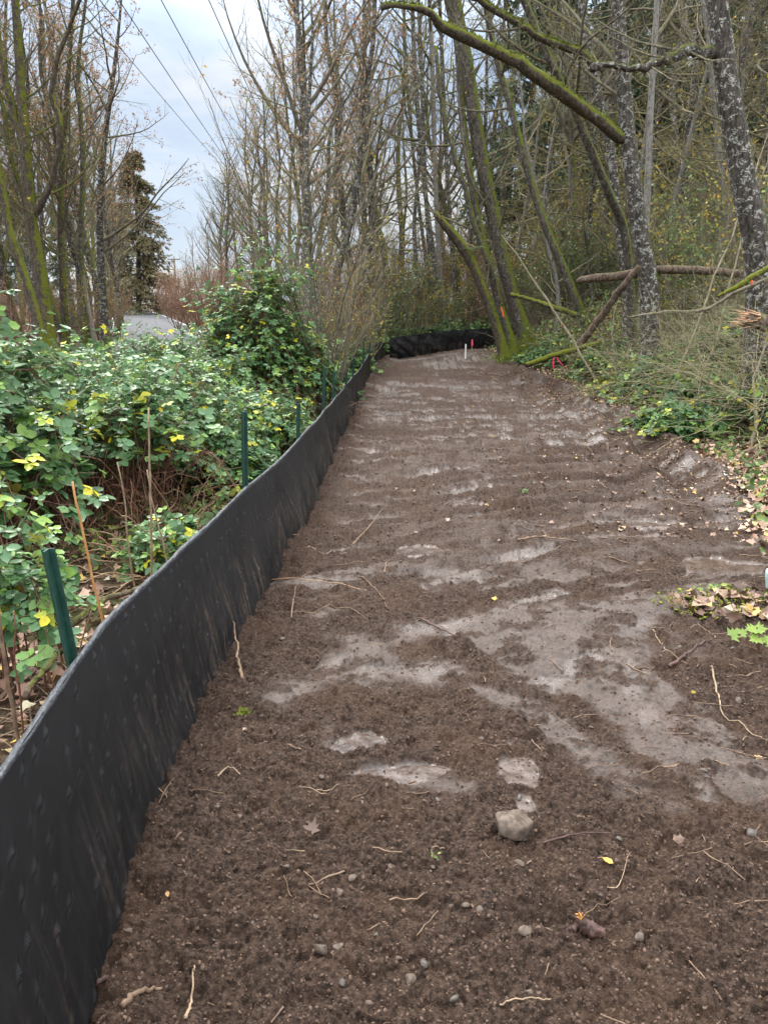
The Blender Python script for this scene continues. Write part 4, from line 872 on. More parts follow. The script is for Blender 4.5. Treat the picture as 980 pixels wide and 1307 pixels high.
# right bank brambles with pale leaves
for i, (u, v_, d, r, h, lab) in enumerate(((860, 520, 10.8, .6, .4, 'little bramble spilling onto the right edge of the path'), (840, 450, 15, 1.1, .8, 'bramble with green leaves below the speckled alder carrying the bough'), (925, 450, 14, 1.2, 1.0, 'taller bramble between the two speckled alders'), (770, 440, 20, 1.1, .7, 'green bramble behind the log at the path edge'), (945, 520, 11.5, .8, .5, 'low bramble with pale green leaves beside the splintered log'), (885, 500, 13, .8, .55, 'bramble sprawling over the brush pile in front of the speckled alder'), (800, 470, 17, .9, .5, 'yellowish bramble at the foot of the brush pile near the pink ribbon'), (990, 470, 10.5, .9, .7, 'dense bramble at the right edge of the frame'), (700, 448, 23, 1.0, .45, 'low bramble around the foot of the slanting alder'))):
    x, y = U(u, d); bramble(x, y, r, h, 60, lab, 620 + i * 3, leafs=.068, yellow=.12 if i != 6 else .6)

# ------------------------------------------------------------------ brush, logs, sticks, ferns
def arc(p0, p1, n=14, bend=(0, 0, 0), wob=.02, seed=0):
    g = np.random.default_rng(seed); s = np.linspace(0, 1, n)[:, None]; p0 = np.array(p0, float); p1 = np.array(p1, float)
    p = p0 + (p1 - p0) * s + np.array(bend) * 4 * s * (1 - s); w = np.cumsum(g.normal(size=(n, 3)), 0); w = w - w[0] - s * (w[-1] - w[0]); return p + w * wob
g = np.random.default_rng(71)
def tangle(name, label, cnt, xr, yr, hr, Lr, r, mat, cat, lean=(0, 0, .5), sd=1):
    g = np.random.default_rng(sd); x = g.uniform(*xr, cnt); y = g.uniform(*yr, cnt); x = x + 0 * y; k = x > xR(y) + .3; x, y = x[k], y[k]; cnt = len(x)
    z = H(x, y) + g.uniform(*hr, cnt); d = nrm(g.normal(size=(cnt, 3)) * np.array([1, 1, .45]) + np.array(lean)); L_ = g.uniform(*Lr, cnt); n = 10; s = np.linspace(0, 1, n)
    p = np.stack([x, y, z], 1)[:, None] + d[:, None] * (L_[:, None] * s)[..., None]; p[:, :, 2] -= (s ** 2)[None] * L_[:, None] * g.uniform(0, .4, (cnt, 1))
    p[:, 1:] += np.cumsum(g.normal(size=(cnt, n - 1, 3)), 1) * .03; p[:, :, 2] = np.maximum(p[:, :, 2], H(p[:, :, 0], p[:, :, 1]) + .01)
    R0 = (r * (1 - .8 * s))[None] * g.uniform(.4, 1.3, (cnt, 1)); S1 = grow(p, R0, 5, .2, 1, .4, (25, 60), n=6, rr=.005, wob=.5, minr=.002, up=.1, seed=sd + 5)
    o = link_mesh(name, *merge([tubes(p, R0, 5), tubes(*S1, 3)]), mat); return tag(o, label, cat, kind='stuff')
tangle('brush_tangle', 'tangled heap of cut branches and twigs on the right bank', 1000, (4.3, 9), (9, 17), (0, .7), (.7, 2.4), .010, BARK['twig_pale'], 'brush', sd=11)
tangle('brush_tangle', 'tangled brush at the foot of the right hand trees further back', 700, (4.3, 11), (17, 27), (0, .6), (.8, 2.4), .015, BARK['twig'], 'brush', sd=12)
g = np.random.default_rng(77); n = 900; y = 1.3 + 24 * g.uniform(0, 1, n) ** 1.5; x = np.where(g.uniform(0, 1, n) < .7, xR(y) - 1.4 * np.abs(g.normal(size=n)) * .6, fence_x(y) + .1 + (xR(y) - fence_x(y)) * g.uniform(0, 1, n)); k = (x > fence_x(y) + .1); x, y = x[k], y[k]; n = len(x)
a = g.normal(size=n) * .9; Ls = (.03 + .22 * g.uniform(0, 1, n) ** 2) * np.interp(y, [1, 5, 20], [.5, 1, 2.0]); t = np.linspace(-.5, .5, 6); wig = np.cumsum(g.normal(size=(n, 6)), 1) * .03
px = x[:, None] + np.cos(a)[:, None] * Ls[:, None] * t - np.sin(a)[:, None] * wig * Ls[:, None]; py = y[:, None] + np.sin(a)[:, None] * Ls[:, None] * t + np.cos(a)[:, None] * wig * Ls[:, None]
pz = G(px, py); pz = .5 * pz + .5 * pz.max(1, keepdims=True) + .002
tag(link_mesh('twig_debris', *tubes(np.stack([px, py, pz], -1), (np.full((n, 6), .0016) * g.uniform(.6, 2.2, (n, 1)) * np.interp(y, [1, 5, 20], [.7, 1.3, 3])[:, None]), 5), MAT['stick']), 'broken twig ends strewn over the muddy path', 'twigs', kind='stuff')
tangle('brush_tangle', 'thin arching green and tan whips springing out of the brush', 420, (4.5, 8), (8.5, 16), (0, 1.0), (1.0, 3.0), .0055, BARK['twig_pale'], 'brush', lean=(-.1, 0, .55), sd=14)
tangle('brush_tangle', 'dark broken branches jammed under the brush', 260, (4.3, 9), (9, 20), (0, .5), (.6, 2.0), .016, MAT['log'], 'brush', lean=(0, 0, .15), sd=15)
# long pale whips and saplings slanting up through the brush
for i, (a, b, w, lab) in enumerate([((770, 470, 14), (985, 150, 14), 3, 'long pale sapling slanting up to the right across the brush pile'), ((800, 400, 15), (930, 120, 15), 0, 'thin bare whip slanting up between the two speckled alders'),
        ((835, 330, 12.5), (990, 150, 12), 3, 'arching pale whip in front of the right alder'), ((690, 430, 19), (640, 300, 19.5), 4, 'leaning bare sapling beside the moss footed trunk'), ((600, 470, 18), (0, 0, 0), 0, ''),
        ((860, 560, 9.5), (985, 385, 9.8), 4, 'greenish bent branch rising to the right from the brush'), ((905, 600, 9.2), (1010, 500, 9.2), 3, 'thin arching stem over the leaf litter at right'), ((735, 475, 17), (790, 380, 17), 3, 'short slanting stick among yellow leaves by the brush')]):
    if not w: continue
    p0 = P(*a); p0[0] = max(p0[0], float(xR(p0[1])) + .5); p0[2] = h1(p0[0], p0[1]) - .05; p1 = P(*b); q = arc(p0, p1, 16, (0, 0, .12), .03, 80 + i); base = q[0].copy()
    t = thing('bare_sapling', lab, 'sapling', tuple(base)); R0 = (w / FPX * a[2] * .5) * (1 - .7 * np.linspace(0, 1, 16)); v, f = tubes(q[None] - base, R0[None], 6); link_mesh('stem', v, f, BARK['twig_pale'], t)
    S1 = grow(q[None], R0[None], 9, .3, 1, .2, (20, 50), n=7, rr=.006, seed=90 + i, minr=.002, up=.2); S2 = grow(*S1, 4, .2, 1, .5, (20, 50), n=5, rr=.004, minr=.002, seed=95 + i)
    v, f = merge([tubes(S1[0] - base, S1[1], 4), tubes(S2[0] - base, S2[1], 3)]); link_mesh('twigs', v, f, BARK['twig'], t)
    gg = np.random.default_rng(i); pts = S2[0].reshape(-1, 3)[gg.integers(0, S2[0].shape[0] * 5, 14)] - base; X_, Y_, Z_ = frames(gg.normal(size=(14, 3)), gg)
    v, f, tn = stamp(*LEAF8, pts, X_, Y_, Z_, gg.uniform(.05, .09, 14), gg.uniform(0, .6, 14)); link_mesh('leaves', v, f, MAT['yellow'], t, tn)
def log(name, label, pts, mat, cat='log', k=14, rough=.07, seed=0, snap=False, split=False, sink=0):
    C3 = np.array([np.append(P(u, v, d), w / FPX * d * .5) for (u, v, d, w) in pts]); 
    if snap:
        for c in C3: c[2] = h1(c[0], c[1]) + c[3] * .8 - sink
    q = resample(C3, 26); gg = np.random.default_rng(seed); q[:, :3] += gg.normal(size=(26, 3)) * q[:, 3:4] * .12; base = q[13, :3].copy(); base[2] -= q[13, 3]
    v, f = tubes(q[None, :, :3] - base, np.abs(q[None, :, 3]), k, caps=True, rough=rough, seed=seed); root = thing(name, label, cat, tuple(base)); link_mesh('bark', v, f, mat, root)
    return root, q, base
log('fallen_log', 'long fallen log propped across the trunks with a dark broken left end', [(737, 360, 16.9, 7), (750, 356, 16.8, 9), (800, 351, 16.6, 11), (850, 344, 16, 10), (920, 347, 15.5, 10), (985, 352, 15, 9)], MAT['log'], seed=1)
log('fallen_log', 'dark broken limb slanting steeply down under the propped log', [(740, 440, 17, 9), (770, 400, 16.5, 9), (795, 365, 16, 8), (815, 340, 15.8, 6)], MAT['log'], seed=2)
log('fallen_log', 'thick mossy pole lying at the foot of the slanting alder', [(670, 466, 20, 6), (700, 456, 20, 7), (735, 446, 20, 7), (765, 437, 20, 6)], BARK['mossy_limb'], seed=3)
log('fallen_log', 'mossy leaning branch joining the moss footed trunk and slanting alder', [(652, 376, 24, 5), (680, 383, 23.5, 5), (705, 392, 23, 6), (735, 402, 23, 7)], BARK['mossy_limb'], seed=4)
log('fallen_log', 'brown log lying below the yellow leaves at the path edge', [(752, 488, 16.5, 7), (775, 485, 16.5, 8), (800, 483, 16.5, 8), (828, 480, 16.5, 7)], MAT['log'], seed=5, snap=True)
log('fallen_log', 'reddish root running right from the moss footed trunk', [(664, 449, 23.5, 6), (685, 452, 23, 5), (705, 459, 22.5, 5), (720, 466, 22, 3)], MAT['root'], seed=6, snap=True)
log('fallen_log', 'bare stick lying at the edge of the leaf litter on the right', [(922, 577, 9.1, 8), (940, 573, 9.15, 7), (960, 568, 9.2, 7), (990, 562, 9.3, 6)], MAT['stick'], seed=7, snap=True, cat='stick')
log('fallen_log', 'thin branch arching in front of the right alder foot', [(915, 378, 10.2, 3), (940, 366, 10.2, 6), (965, 350, 10.2, 7), (990, 338, 10.2, 7)], BARK['mossy_limb'], seed=8)
log('fallen_log', 'pale green branch lying level in front of the right alder', [(800, 405, 11.5, 2), (850, 398, 11.2, 3), (900, 395, 11, 4), (940, 372, 10.8, 4), (990, 352, 10.6, 5)], BARK['twig'], seed=9)
# splintered log at the right edge
root, q, base = log('splintered_log', 'broken log end with bright orange splintered wood at the right edge', [(950, 408, 9.8, 16), (970, 411, 9.8, 20), (1000, 416, 9.8, 22), (1040, 420, 9.8, 22)], MAT['log'], seed=12)
gg = np.random.default_rng(6); n = 46; a = gg.uniform(0, 6.28, n); rr_ = .09 * np.sqrt(gg.uniform(0, 1, n)); o = q[2, :3]
p0 = o + np.stack([gg.uniform(0, .12, n), rr_ * np.cos(a), rr_ * np.sin(a)], 1); p1 = p0 + np.stack([-gg.uniform(.08, .30, n), gg.normal(size=n) * .025, .02 + .07 * gg.normal(size=n) * .6 + np.sin(a) * .03], 1)
s = np.linspace(0, 1, 4); pp = p0[:, None] + (p1 - p0)[:, None] * s[None, :, None]; v, f = tubes(pp - base, (.012 * (1 - .9 * s))[None] * gg.uniform(.5, 1.3, (n, 1)), 4, caps=True); link_mesh('splinters', v, f, MAT['wood'], root, smooth=False)

def fern(x, y, s, fronds, label, seed, z=None, az0=None):
    g = np.random.default_rng(seed); z = h1(x, y) if z is None else z; root = thing('sword_fern', label, 'fern', (x, y, z)); V_ = []; T_ = []
    for i in range(fronds):
        a = g.uniform(0, 6.28) if az0 is None else az0 + g.normal() * .5; L_ = s * g.uniform(.7, 1.1); n = 22; t = np.linspace(0, 1, n)
        sp = np.stack([np.cos(a) * L_ * t, np.sin(a) * L_ * t, L_ * (.75 * t - .62 * t ** 2) + .02], 1); V_.append(tubes(sp[None], (np.full(n, .0035) * (1 - .7 * t))[None] * (s / .5), 3)); T_.append(np.full(n * 3, .3))
        w = L_ * .16 * np.sin(np.pi * np.clip(t * .92 + .08, 0, 1)) ** .8 + .004; tan = nrm(np.gradient(sp, axis=0))
        for sg in (-1, 1):
            side = nrm(np.cross(tan, [0, 0, 1.])) * sg; X_ = nrm(side + tan * .25 + np.array([0, 0, -.15])); Z_ = nrm(np.cross(X_, tan) * sg * 1.0); Y_ = np.cross(Z_, X_)
            v, f, tt = stamp(*LEAF4, sp, X_, Y_, Z_, np.stack([w, np.full(n, L_ / n * 1.7), w], 1), np.clip(g.uniform(.2, 1, n), 0, 1)); V_.append((v, f)); T_.append(tt)
    v, f = merge(V_); link_mesh('fronds', v, f, MAT['fern'], root, np.concatenate(T_)); return root
fx_, fy_ = -1.22, 2.95; fern(fx_, fy_, .22, 7, 'small pale sword fern tucked behind the fence top near the nearest stake', 1)
x, y = U(955, 10.2); fern(x, y, .75, 8, 'sword fern in the brush at the right edge', 2)
x, y = U(905, 11.5); fern(x, y, .55, 6, 'sword fern in the middle of the brush pile', 3)
x, y = U(690, 25); fern(x, y, .8, 8, 'sword fern behind the moss footed trunk', 4)
pp = P(606, 322, 23.8); fern(pp[0], pp[1], .55, 6, 'small fern growing on the broken mossy arm', 5, z=pp[2])
# moss cushions at the feet of the trunks beside the stakes
gg = np.random.default_rng(4); n = 2600; c = U(654, 24); x = c[0] + gg.normal(size=n) * .42; y = c[1] - .1 + gg.normal(size=n) * .35; z = H(x, y) + np.abs(gg.normal(size=n)) * .10
X_, Y_, Z_ = frames(gg.normal(size=(n, 3)), gg); v, f, tn = stamp(*LEAF4, np.stack([x, y, z], 1), X_, Y_, Z_, gg.uniform(.03, .08, n), gg.uniform(0, 1, n)); tag(link_mesh('moss_patch', v, f, MAT['moss'], None, tn), 'bright green moss around the feet of the leaning trunks', 'moss', kind='stuff')

# leaf litter and ground cover (uncountable)
def litter(name, label, cnt, sampler, mat, size, tmpl, cat, seed, lift=.01, tilt=.5, zf=H, tint=None):
    g = np.random.default_rng(seed); x, y = sampler(g, cnt); n = len(x); z = zf(x, y) + lift * g.uniform(.3, 1.6, n)
    X_, Y_, Z_ = frames(np.array([0, 0, 1.]) + g.normal(size=(n, 3)) * tilt, g); t = g.uniform(0, 1, n) if tint is None else tint(g, n)
    v, f, tn = stamp(*tmpl, np.stack([x, y, z], 1), X_, Y_, Z_, size * g.uniform(.5, 1.3, n), t); return tag(link_mesh(name, v, f, mat, None, tn), label, cat, kind='stuff')
def s_left(g, n):
    y = .8 + 22 * g.uniform(0, 1, n) ** 1.5; x = fence_x(y) - .22 - 4.2 * g.uniform(0, 1, n) ** 1.3; return x, y
def s_right(g, n):
    y = 5 + 22 * g.uniform(0, 1, n) ** 1.2; x = xR(y) + .1 + 5.5 * g.uniform(0, 1, n) ** 1.4 - .35 * g.uniform(0, 1, n); return x, y
def s_brush(g, n):
    y = 9 + 16 * g.uniform(0, 1, n); x = xR(y) + .4 + 4.5 * g.uniform(0, 1, n); return x, y
def s_edge(g, n):
    y = 5.5 + 20 * g.uniform(0, 1, n) ** .9; x = xR(y) - 1.9 * np.abs(g.normal(size=n)) * .6; k = (x > fence_x(y) + .2); return x[k], y[k]
litter('leaf_litter', 'fallen brown leaves behind the silt fence', 12000, s_left, MAT['litter_pale'], .085, LOBED, 'leaf litter', 21, .03)
litter('leaf_litter', 'fallen brown leaves covering the right bank', 16000, s_right, MAT['litter_pale'], .10, LOBED, 'leaf litter', 22, .04)
litter('leaf_litter', 'scattered leaf scraps trodden into the right side of the path', 4500, s_edge, MAT['litter'], .05, LOBED, 'leaf litter', 23, .012, .35, zf=G)
litter('ground_cover', 'low green herbs and grass behind the silt fence', 9000, lambda g, n: (lambda y: (fence_x(y) - .25 - 3.5 * g.uniform(0, 1, n) ** 1.4, y))(4.6 + 20 * g.uniform(0, 1, n) ** 1.1), MAT['herb'], .085, LEAF8, 'ground cover', 24, .10, .7)
litter('brush_leaves', 'yellow leaves caught in the brush on the right bank', 2600, s_brush, MAT['yellow'], .09, LEAF8, 'leaves', 27, .45, .9)
litter('brush_leaves', 'pale green leaves among the brush on the right bank', 7000, s_brush, MAT['bramble'], .09, LEAF8, 'leaves', 28, .55, .8, tint=lambda g, n: g.uniform(.5, .9, n))
litter('ground_cover', 'small green leaves scattered over the right bank', 6000, s_right, MAT['herb'], .08, LEAF8, 'ground cover', 25, .10, .7)
def s_mid(g, n): y = 28.8 + 22 * g.uniform(0, 1, n); x = g.uniform(-8, 16, n); return x, y
litter('ground_cover', 'green undergrowth on the forest floor beyond the far fence', 18000, s_mid, MAT['herb'], .16, LEAF8, 'undergrowth', 26, .35, .8)
# dry grass and dead stems behind the fence
gg = np.random.default_rng(31); n = 900; y = 1.4 + 9 * gg.uniform(0, 1, n) ** 1.3; x = fence_x(y) - .2 - 2.2 * gg.uniform(0, 1, n); z = H(x, y) + .01; d = nrm(gg.normal(size=(n, 3)) * np.array([1, 1, .35]) + np.array([0, 0, .25])); Ls = gg.uniform(.1, .55, n); s = np.linspace(0, 1, 7)
p = np.stack([x, y, z], 1)[:, None] + d[:, None] * (Ls[:, None] * s)[..., None]; p[:, :, 2] = np.maximum(p[:, :, 2] - (s ** 2)[None] * Ls[:, None] * .3, H(p[:, :, 0], p[:, :, 1]) + .008)
tag(link_mesh('dry_stems', *tubes(p, np.full((n, 7), .0022) * gg.uniform(.5, 1.8, (n, 1)), 4), MAT['stick_pale']), 'dry fallen stems and grass behind the silt fence', 'dead stems', kind='stuff')

# ------------------------------------------------------------------ crumbs, pebbles, stones
gg = np.random.default_rng(41); n = 60000; y = .9 + 16 * gg.uniform(0, 1, n) ** 2.6; x = fence_x(y) + .02 + (np.minimum(xR(y) + .2, .56 * y + .4) - fence_x(y)) * gg.uniform(0, 1, n)
zz, w_, p_ = relief(x, y); k = gg.uniform(0, 1, n) > w_ * .93; x, y, zz, w_ = x[k], y[k], zz[k], w_[k]; n = len(x); sz = (.0018 + .0055 * gg.uniform(0, 1, n) ** 3.5) * np.interp(y, [1, 3, 8, 17], [1, 1.3, 2.0, 2.4])
X_, Y_, Z_ = frames(gg.normal(size=(n, 3)), gg); tv, tf = ICO1; tv = tv * (1 + .25 * np.random.default_rng(3).uniform(-1, 1, (len(tv), 1)))
v, f, _ = stamp(tv, tf, np.stack([x, y, H(x, y, False) + zz + sz * .1], 1), X_, Y_, Z_, np.stack([sz, sz * gg.uniform(.6, 1, n), sz * gg.uniform(.5, .9, n)], 1)); tag(link_mesh('soil_crumbs', v, f, MAT['clod'], smooth=False), 'loose crumbs of brown soil strewn over the path', 'soil crumbs', kind='stuff')
def stone_mesh(name, dims, seed, mat, sub=ICO2, angular=.0):
    g = np.random.default_rng(seed); v = sub[0].copy()
    for _ in range(14 if angular else 11):
        d = nrm(g.normal(size=3)); m = v @ d; cut = g.uniform(.42, .75) if angular else g.uniform(.5, .85); v = v - np.clip(m - cut, 0, None)[:, None] * d[None] * (.97 if angular else .9)
    v = v * np.array(dims) * (1 + .03 * g.normal(size=(len(v), 1)) * (.5 if angular else .3)); return link_mesh(name, v, sub[1], mat)
def put(o, u, v_, sink=.4, rz_=0, tilt=(0, 0)):
    x, y = on_ground(u, v_); o.location = (x, y, g1(x, y) + o.dimensions.z * (.5 - sink)); o.rotation_euler = (tilt[0], tilt[1], rz_); return o
rock = stone_mesh('rock', (.092, .068, .058), 3, MAT['stone'], ICO3, 1); tag(put(rock, 656, 1064, .22, .5, (.1, .25)), 'largest angular grey brown rock half sunk in the near mud', 'rock')
for i, (u, v_, s, mt, lab) in enumerate([(663, 1111, .016, 'stone', 'round pale pebble just below the largest rock'), (523, 1246, .020, 'stone', 'egg shaped pinkish pebble at bottom centre'), (410, 1217, .024, 'stone', 'flat brown pebble left of the egg shaped one'),
      (429, 1205, .019, 'stone', 'round brown pebble touching the flat one'), (541, 1226, .013, 'stone_grey', 'small blue grey pebble above the egg shaped one'), (672, 1192, .021, 'stone', 'oval brown stone left of the torn root'), (611, 1167, .015, 'stone', 'right pebble of a close pair near the centre bottom'),
      (594, 1164, .013, 'stone', 'left pebble of a close pair near the centre bottom'), (451, 1132, .016, 'stone', 'rounded brown pebble left of centre'), (434, 1150, .014, 'stone', 'dull brown pebble below the rounded one left of centre'), (366, 1119, .010, 'stone', 'tiny white chip left of centre'),
      (323, 1179, .009, 'stone_grey', 'tiny grey blue chip near the fence side'), (168, 1215, .014, 'stone', 'brown pebble close to the bottom of the fence'), (960, 1058, .022, 'stone_grey', 'grey angular stone at the right edge'), (437, 1261, .012, 'stone_grey', 'small grey pebble at the bottom of the frame'),
      (816, 1202, .017, 'stone', 'dark oblong pebble right of the torn root'), (895, 1145, .010, 'stone_grey', 'pale chip in the mud on the right'), (866, 830, .022, 'stone', 'pebble below the leafy clod on the right'), (943, 892, .02, 'stone', 'rounded stone beside the long pale root'),
      (497, 1110, .012, 'stone', 'small pebble right of the rounded brown one'), (300, 1000, .012, 'stone', 'pebble below the bent root loop'), (410, 1005, .014, 'stone', 'pebble on the near clods left of the puddle'), (508, 1218, .012, 'stone', 'dim pebble beside the egg shaped one'), (480, 1200, .010, 'stone_grey', 'little grey pebble between the brown ones and the egg shaped one')]):
    o = stone_mesh('pebble', (s * 1.2, s * .85, s * .62), 50 + i, MAT[mt], ICO2); tag(put(o, u, v_, .25, i * 1.3, (.2, .1)), lab, 'pebble')
pb = [stone_mesh('pebble', (.011, .009, .007), 90 + i, MAT['stone' if i % 2 else 'stone_grey'], ICO2) for i in range(4)]
gg = np.random.default_rng(43)
for i in range(70):
    y = 1.25 + 6 * gg.uniform() ** 1.6; x = float(fence_x(y)) + .2 + (min(float(xR(y)), .5 * y + .1) - float(fence_x(y)) - .2) * gg.uniform(); o = pb[i % 4] if i < 4 else pb[i % 4].copy()
    if i >= 4: COL.objects.link(o)
    s = gg.uniform(.5, 1.3) * (1 + .12 * y); o.location = (x, y, g1(x, y) - .001 * s); o.scale = (s, s, s * .8); o.rotation_euler = (gg.uniform(0, .4), 0, gg.uniform(0, 6)); tag(o, 'little pebble lying loose in the mud of the path', 'pebble', 'little pebbles scattered over the path')

# sticks and roots on the dirt
def stick(name, label, uv, w, mat, cat='stick', lift=.006, seed=0, twigs=0, raise_=None):
    """uv: photo positions along the piece, laid on the mud"""
    pts = []
    for i, (u, v_) in enumerate(uv):
        x, y = on_ground(u, v_); pts.append((x, y, g1(x, y) + lift + (raise_[i] if raise_ else 0)))
    q = resample(pts, 18); gg = np.random.default_rng(seed); q += gg.normal(size=q.shape) * w * .35; q[:, 2] = np.maximum(q[:, 2], G(q[:, 0], q[:, 1]) + w * .3)
    base = q[9].copy(); R0 = w * (1 - .6 * np.linspace(0, 1, 18)); root = thing(name, label, cat, tuple(base)); v, f = tubes(q[None] - base, R0[None], 7, caps=True, rough=.15, seed=seed); link_mesh('stem', v, f, MAT[mat], root)
    if twigs:
        S1 = grow(q[None], R0[None], twigs, .1, 1, .3, (30, 80), n=6, rr=.006, minr=.0008, wob=.6, up=.1, seed=seed); link_mesh('rootlets', *(lambda t: (t[0], t[1]))(tubes(S1[0] - base, S1[1] * .6, 4)), MAT[mat], root)
    return root
stick('stick', 'upright cut stub leaning at the fence foot', [(311, 884), (306, 860), (300, 826)], .009, 'stick', raise_=(0, .045, .11), seed=1)
stick('root', 'pale bent root loop poking out of the soil', [(280, 1004), (287, 993), (297, 992), (308, 1003)], .0035, 'stick_pale', 'root', raise_=(0, .012, .012, 0), seed=2)
stick('root', 'reddish root with fine rootlets right of the largest rock', [(692, 1080), (715, 1075), (745, 1066), (780, 1062), (808, 1061)], .0035, 'root', 'root', seed=3, twigs=14)
stick('stick', 'pale stick standing at the bottom left corner', [(238, 1310), (244, 1280), (249, 1248)], .0045, 'stick_pale', seed=4)
stick('stick', 'reddish stick slanting up at the bottom left', [(160, 1312), (180, 1285), (208, 1262)], .008, 'stick', seed=5)
stick('root', 'ragged root end sticking out under the fence at bottom left', [(92, 1304), (115, 1292), (140, 1275)], .012, 'root', 'root', seed=6, twigs=8)
stick('stick', 'crossed pale straw by the fence', [(190, 1004), (202, 1020), (216, 1042)], .0022, 'stick_pale', seed=7, lift=.02)
stick('stick', 'thin dark straw crossing the pale one by the fence', [(205, 1045), (214, 1030), (224, 1015)], .002, 'stick', seed=8, lift=.015)
stick('stick', 'long twig slanting up beside the fence in mid path', [(448, 700), (470, 680), (488, 650)], .006, 'stick', seed=9, lift=.02)
stick('stick', 'pale twig lying level below the long slanting one', [(390, 713), (415, 711), (442, 706)], .005, 'stick_pale', seed=10)
stick('root', 'curling root pulled from the soil beside the fence', [(372, 790), (376, 765), (385, 745), (398, 730)], .005, 'stick', 'root', seed=11, twigs=5)
stick('root', 'thin forked orange root in the left of the path', [(372, 784), (400, 782), (428, 775), (448, 780), (470, 795)], .0035, 'stick', 'root', seed=12, twigs=5)
stick('root', 'hooked root standing out of the clods in mid path', [(456, 740), (475, 748), (488, 762), (495, 775)], .0035, 'stick', 'root', seed=13)
stick('branch', 'dark branch lying across the ruts in mid path', [(660, 697), (690, 693), (735, 694)], .009, 'stick', 'branch', seed=14, twigs=5)
stick('branch', 'charred dark branch beside the leafy clod', [(855, 848), (880, 835), (905, 824)], .010, 'root', 'branch', seed=15)
stick('root', 'long pale winding root at the right edge of the path', [(908, 850), (915, 880), (925, 905), (945, 912), (960, 930), (978, 944)], .005, 'stick_pale', 'root', seed=16)
stick('root', 'thin wiry root running down to the dark branch', [(832, 808), (848, 830), (876, 846)], .003, 'stick_pale', 'root', seed=17)
stick('stick', 'dark stick pressed into the mud above the near smears', [(538, 790), (560, 805), (585, 818)], .007, 'root', seed=18)
stick('stick', 'straight twig in the far middle of the path', [(600, 487), (620, 487), (645, 489)], .02, 'stick', seed=19)
stick('stick', 'pale twig near the bottom centre', [(638, 1277), (665, 1281), (702, 1283)], .0028, 'stick_pale', seed=20, twigs=3)
stick('stick', 'small dark twig in the mud below the largest rock', [(775, 1125), (790, 1122), (803, 1088)], .002, 'stick_pale', seed=21)
stick('stick', 'bent twig right of the near puddle', [(800, 1000), (815, 1012)], .002, 'stick', seed=22)
stick('stick', 'short pale twig left of the near puddle', [(405, 1018), (420, 1013), (432, 1006)], .0025, 'stick_pale', seed=23)
stick('stick', 'long dark stick at the right end of the mid path ruts', [(925, 628), (950, 633), (985, 640)], .012, 'root', seed=24, twigs=4)
# torn root stump in the foreground
x, y = on_ground(748, 1180); zg = g1(x, y); t = thing('torn_root', 'torn dark root stub with bright orange broken end in the near soil', 'root', (x, y, zg))
def lump(pts, sd, k=16):
    q = resample(pts, 34); v, f = tubes(q[None, :, :3], np.maximum(q[None, :, 3], .001), k, caps=True); v = v + (fbm(v[:, :1] * 90, v[:, 1:2] * 90 + v[:, 2:] * 70, sd, 4, .6) * nrm(v - np.repeat(np.concatenate([q[:, :3], q[:1, :3], q[-1:, :3]]), [k] * 34 + [1, 1], 0) + 1e-6)) * .012; return q, v, f
q, v, f = lump([(.085, -.014, -.012, .004), (.06, -.014, .002, .010), (.03, -.008, .012, .015), (.0, .0, .022, .022), (-.014, .004, .042, .014), (-.016, .008, .062, .006), (-.014, .01, .07, .002)], 3); link_mesh('bark', v, f, MAT['root'], t)
q2, v, f = lump([(.0, 0, .022, .016), (-.025, .0, .020, .011), (-.05, .005, .006, .006), (-.07, .008, -.01, .003)], 5, 10); link_mesh('side_root', v, f, MAT['root'], t)
gg = np.random.default_rng(8); n = 12; p0 = np.array([-.016, .004, .05]) + gg.normal(size=(n, 3)) * .004; p1 = p0 + gg.normal(size=(n, 3)) * .006 + np.array([-.006, -.004, .012]); s = np.linspace(0, 1, 3); v, f = tubes(p0[:, None] + (p1 - p0)[:, None] * s[None, :, None], np.tile([.003, .002, .0006], (n, 1)), 4); link_mesh('torn_fibres', v, f, plain('torn_orange_wood', (.55, .24, .05), (.75, .42, .14), .6), t)
S1 = grow(q[None, :, :3], q[None, :, 3], 9, .2, .9, .8, (50, 110), n=7, rr=.01, minr=.0006, wob=.9, up=-.3, seed=5); link_mesh('rootlets', *tubes(S1[0], S1[1] * .35, 4), MAT['stick'], t)

# leafy clod at right and small growth
def clump(name, label, cat, x, y, rad, cnt, mat, size, seed, z=None, hgt=.05, tmpl=LOBED):
    g = np.random.default_rng(seed); z = g1(x, y) if z is None else z; a = g.uniform(0, 6.28, cnt); r = rad * np.sqrt(g.uniform(0, 1, cnt)); px, py = r * np.cos(a), r * np.sin(a) * .55; pz = G(x + px, y + py) - z + g.uniform(0, hgt, cnt)
    X_, Y_, Z_ = frames(np.array([0, -.2, 1.]) + g.normal(size=(cnt, 3)) * .5, g); v, f, tn = stamp(*tmpl, np.stack([px, py, pz], 1), X_, Y_, Z_, size * g.uniform(.5, 1.3, cnt), g.uniform(0, 1, cnt)); o = link_mesh(name, v, f, MAT[mat], None, tn); o.location = (x, y, z); return o
x, y = on_ground(945, 778); tag(clump('leaf_litter', 'patch of pink and orange fallen leaves on the clod at right', 'leaf litter', x, y, .42, 120, 'litter', .10, 1), None, None, None, 'stuff')
tag(clump('moss_patch', 'mossy green sprigs around the fallen leaves on the clod at right', 'moss', x - .08, y + .05, .42, 700, 'moss', .022, 2, hgt=.04, tmpl=LEAF4), None, None, None, 'stuff')
